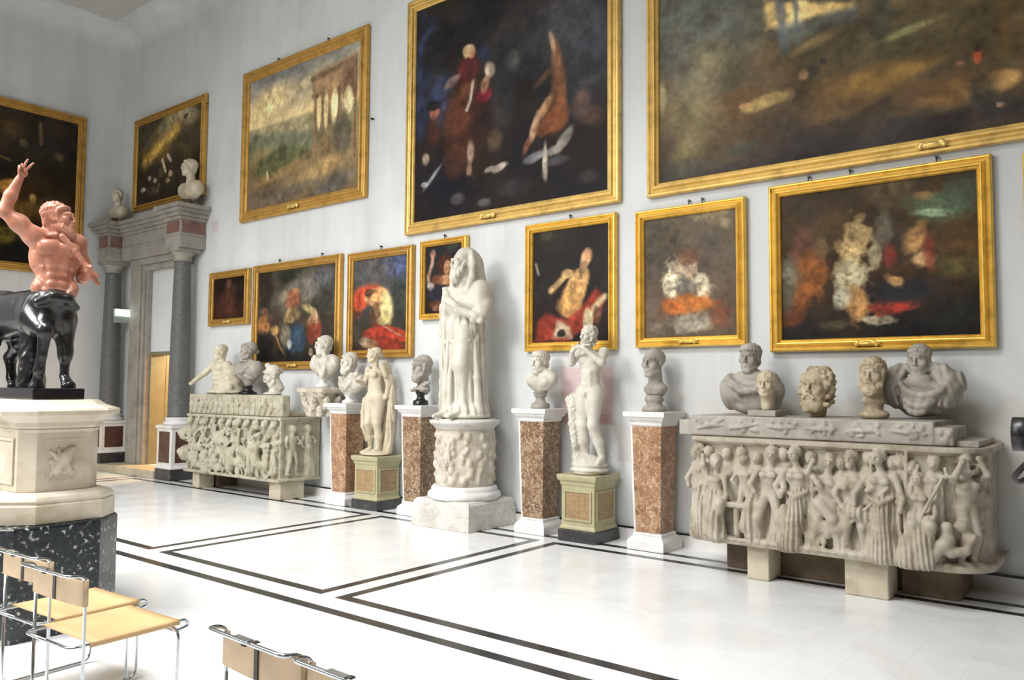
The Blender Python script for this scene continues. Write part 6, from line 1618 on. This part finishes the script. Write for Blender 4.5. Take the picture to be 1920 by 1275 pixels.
def chairs():
    spots = [(-4.31, 1.815, 3, 'tan leather chair, the nearer of the pair in front of the centaur pedestal'),
             (-4.86, 1.875, 4, 'tan leather chair against the granite block, behind its twin'),
             (-2.575, 1.80, -2, 'chair at the bottom edge, its curved tube end pointing at the granite block'),
             (-2.035, 1.785, -2, 'rightmost chair at the bottom edge, only a bit of tube and band in view')]
    src = make_chair(spots[0][3])
    for i, (x, y, a, lab) in enumerate(spots):
        o = src
        if i:
            o = src.copy(); COL.objects.link(o)
            for ch in list(src.children):
                c = ch.copy(); COL.objects.link(c); c.parent = o
                for g in list(ch.children):
                    d = g.copy(); COL.objects.link(d); d.parent = c
        o.location = (x, y, 0); o.rotation_euler = (0, 0, math.radians(a)); o['label'] = lab


# ------------------------------------------------------------------ the visitor whose camera pokes in at the right edge
def visitor():
    X, Y = .2, 2.02
    t = thing('person', 'person holding up a black camera, almost wholly beyond the right edge of the photo', 'person', (X, Y, 0))
    R90 = rot('Z', -90)   # faces -x
    h = .0105
    S = Sculpt((-.55, -.36, 0), (.3, .36, 1.78), h)
    W = lambda x, y, z: (R90 @ np.array((x, y, z)))
    S.frame((0, 0, 0), R90)
    S.cap((0, .02, 1.32), (0, .0, 1.48), .05, .05, k=0)
    S.frame()
    head(S, (0, 0, 1.585), R90, .95, None, None, .14)
    S.frame((0, 0, 0), R90)
    for s in (-1, 1):
        S.path([(s * .19, -.02, 1.38), (s * .22, -.16, 1.2)], [.048, .046], k=.03)
        S.path([(s * .22, -.16, 1.2), (s * .1, -.33, 1.49)], [.044, .029], k=.02)
    S.path([(-.17, .0, 1.375), (.17, .0, 1.375)], [.045, .045], k=.02)
    S.frame()
    for s in (-1, 1):
        p = R90 @ np.array((s * .098, -.335, 1.495)); d = R90 @ np.array((-s * .12, -.35, .9)); u = R90 @ np.array((-s * 1.0, .2, .1))
        hand(S, p, d, u, .95, 1.15)
    S.build('body', M['skin'], t)
    S = Sculpt((-.3, -.34, .8), (.25, .34, 1.5), h); S.frame((0, 0, 0), R90)
    S.ell((0, .0, 1.2), (.19, .115, .2), k=0); S.ell((0, .0, .98), (.17, .115, .16), k=.08); S.cap((-.15, .0, 1.38), (.15, 0, 1.38), .065, .065, k=.05)
    for s in (-1, 1): S.ell((s * .185, -.01, 1.38), (.085, .08, .08), k=.03); S.path([(s * .19, -.02, 1.38), (s * .222, -.15, 1.22)], [.076, .064], k=.03)
    S.cap((0, -.01, 1.42), (0, .0, 1.6), .062, .062, k=.005, sub=True)
    S.build('shirt', M['navy'], t)
    S = Sculpt((-.3, -.3, .06), (.3, .3, 1.0), h); S.frame((0, 0, 0), R90)
    S.ell((0, .0, .9), (.172, .122, .1), k=0)
    for s in (-1, 1): S.path([(s * .09, 0, .86), (s * .1, -.01, .48), (s * .11, .02, .09)], [.095, .075, .06], k=.03)
    S.build('trousers', M['denim'], t)
    for s in (-1, 1):
        S = Sculpt((-.3, -.3, 0), (.3, .3, .16), .009); S.frame((0, 0, 0), R90)
        S.path([(s * .11, .04, .055), (s * .115, -.07, .045), (s * .12, -.14, .035)], [.05, .046, .036], k=.02); S.frame(); S.box((0, 0, -.1), (1, 1, .102), 0, k=0, sub=True)
        S.build('shoe', M['black'], t)
    S = Sculpt((-.2, -.14, 1.48), (.16, .14, 1.78), .009); S.frame((0, 0, 1.585), R90, .95)
    S.ell((0, .03, .055), (.088, .1, .085), k=.0, disp=strands(250, .002)); S.ell((0, .075, -.02), (.065, .04, .06), k=.02)
    S.build('hair', M['hair'], t)
    # camera with a dangling strap, held by both hands
    c = thing('camera', 'black camera with a hanging strap loop, cut by the right edge of the photo', 'camera', (X - .313, Y, 1.556))
    b = MB().box((-.035, -.07, 0), (.03, .07, .098)).box((-.04, -.03, .098), (.025, .03, .126)); b.box((-.05, .04, .002), (-.035, .07, .09)); b.build('body', M['black'], c, .008)
    L = MB()
    prof = [(0, .034), (.02, .035), (.022, .037), (.05, .037), (.052, .034), (.06, .036), (.085, .036), (.086, .03), (.07, .026)]
    L.rings([[(-.035 - a, r * math.cos(2 * PI * i / 28), .05 + r * math.sin(2 * PI * i / 28)) for i in range(28)] for a, r in prof], smooth=True, caps=False); L.rings([[(-.1, .03 * math.cos(2 * PI * i / 28), .05 + .03 * math.sin(2 * PI * i / 28)) for i in range(28)], [(-.101, .03 * math.cos(2 * PI * i / 28), .05 + .03 * math.sin(2 * PI * i / 28)) for i in range(28)]])
    L.build('lens', M['black'], c)
    MB().tube(roundpath([(-.01, -.074, .07), (-.085, -.078, .0), (-.118, -.06, -.04), (-.11, .0, -.054), (-.085, .07, -.03), (-.01, .074, .07)], .05), .006, 8).build('strap', M['black'], c)


def small_things():
    # outlets and dark fixings on the walls
    o = MB().box((EX + .031, 6.95, 1.56), (EX + .045, 7.03, 1.64)).build('wall_switch', M['slab'], None, .003); tag(o, 'small white wall switch on the far end wall beside the column', 'switch')
    for x, z, lab in ((-9.0, 5.68, 'dark iron fixing in the wall, right of the ruined colonnade painting'), (-13.55, 6.9, 'tiny dark fixing high on the wall, left of the ruined colonnade painting')):
        o = MB().tube([(x, 7.999, z), (x, 7.95, z)], .016, 10).build('wall_fixing', M['steel']); tag(o, lab, 'wall fixing')


room(); doorway(); pictures()
right_sarcophagus(); left_sarcophagus()
breccia_pillars(); olive_pedestals(); drum(); centaur_pedestal()
busts(); hooded(); venus(); satyr(); centaur()
chairs(); visitor(); small_things()
lights(); camera()
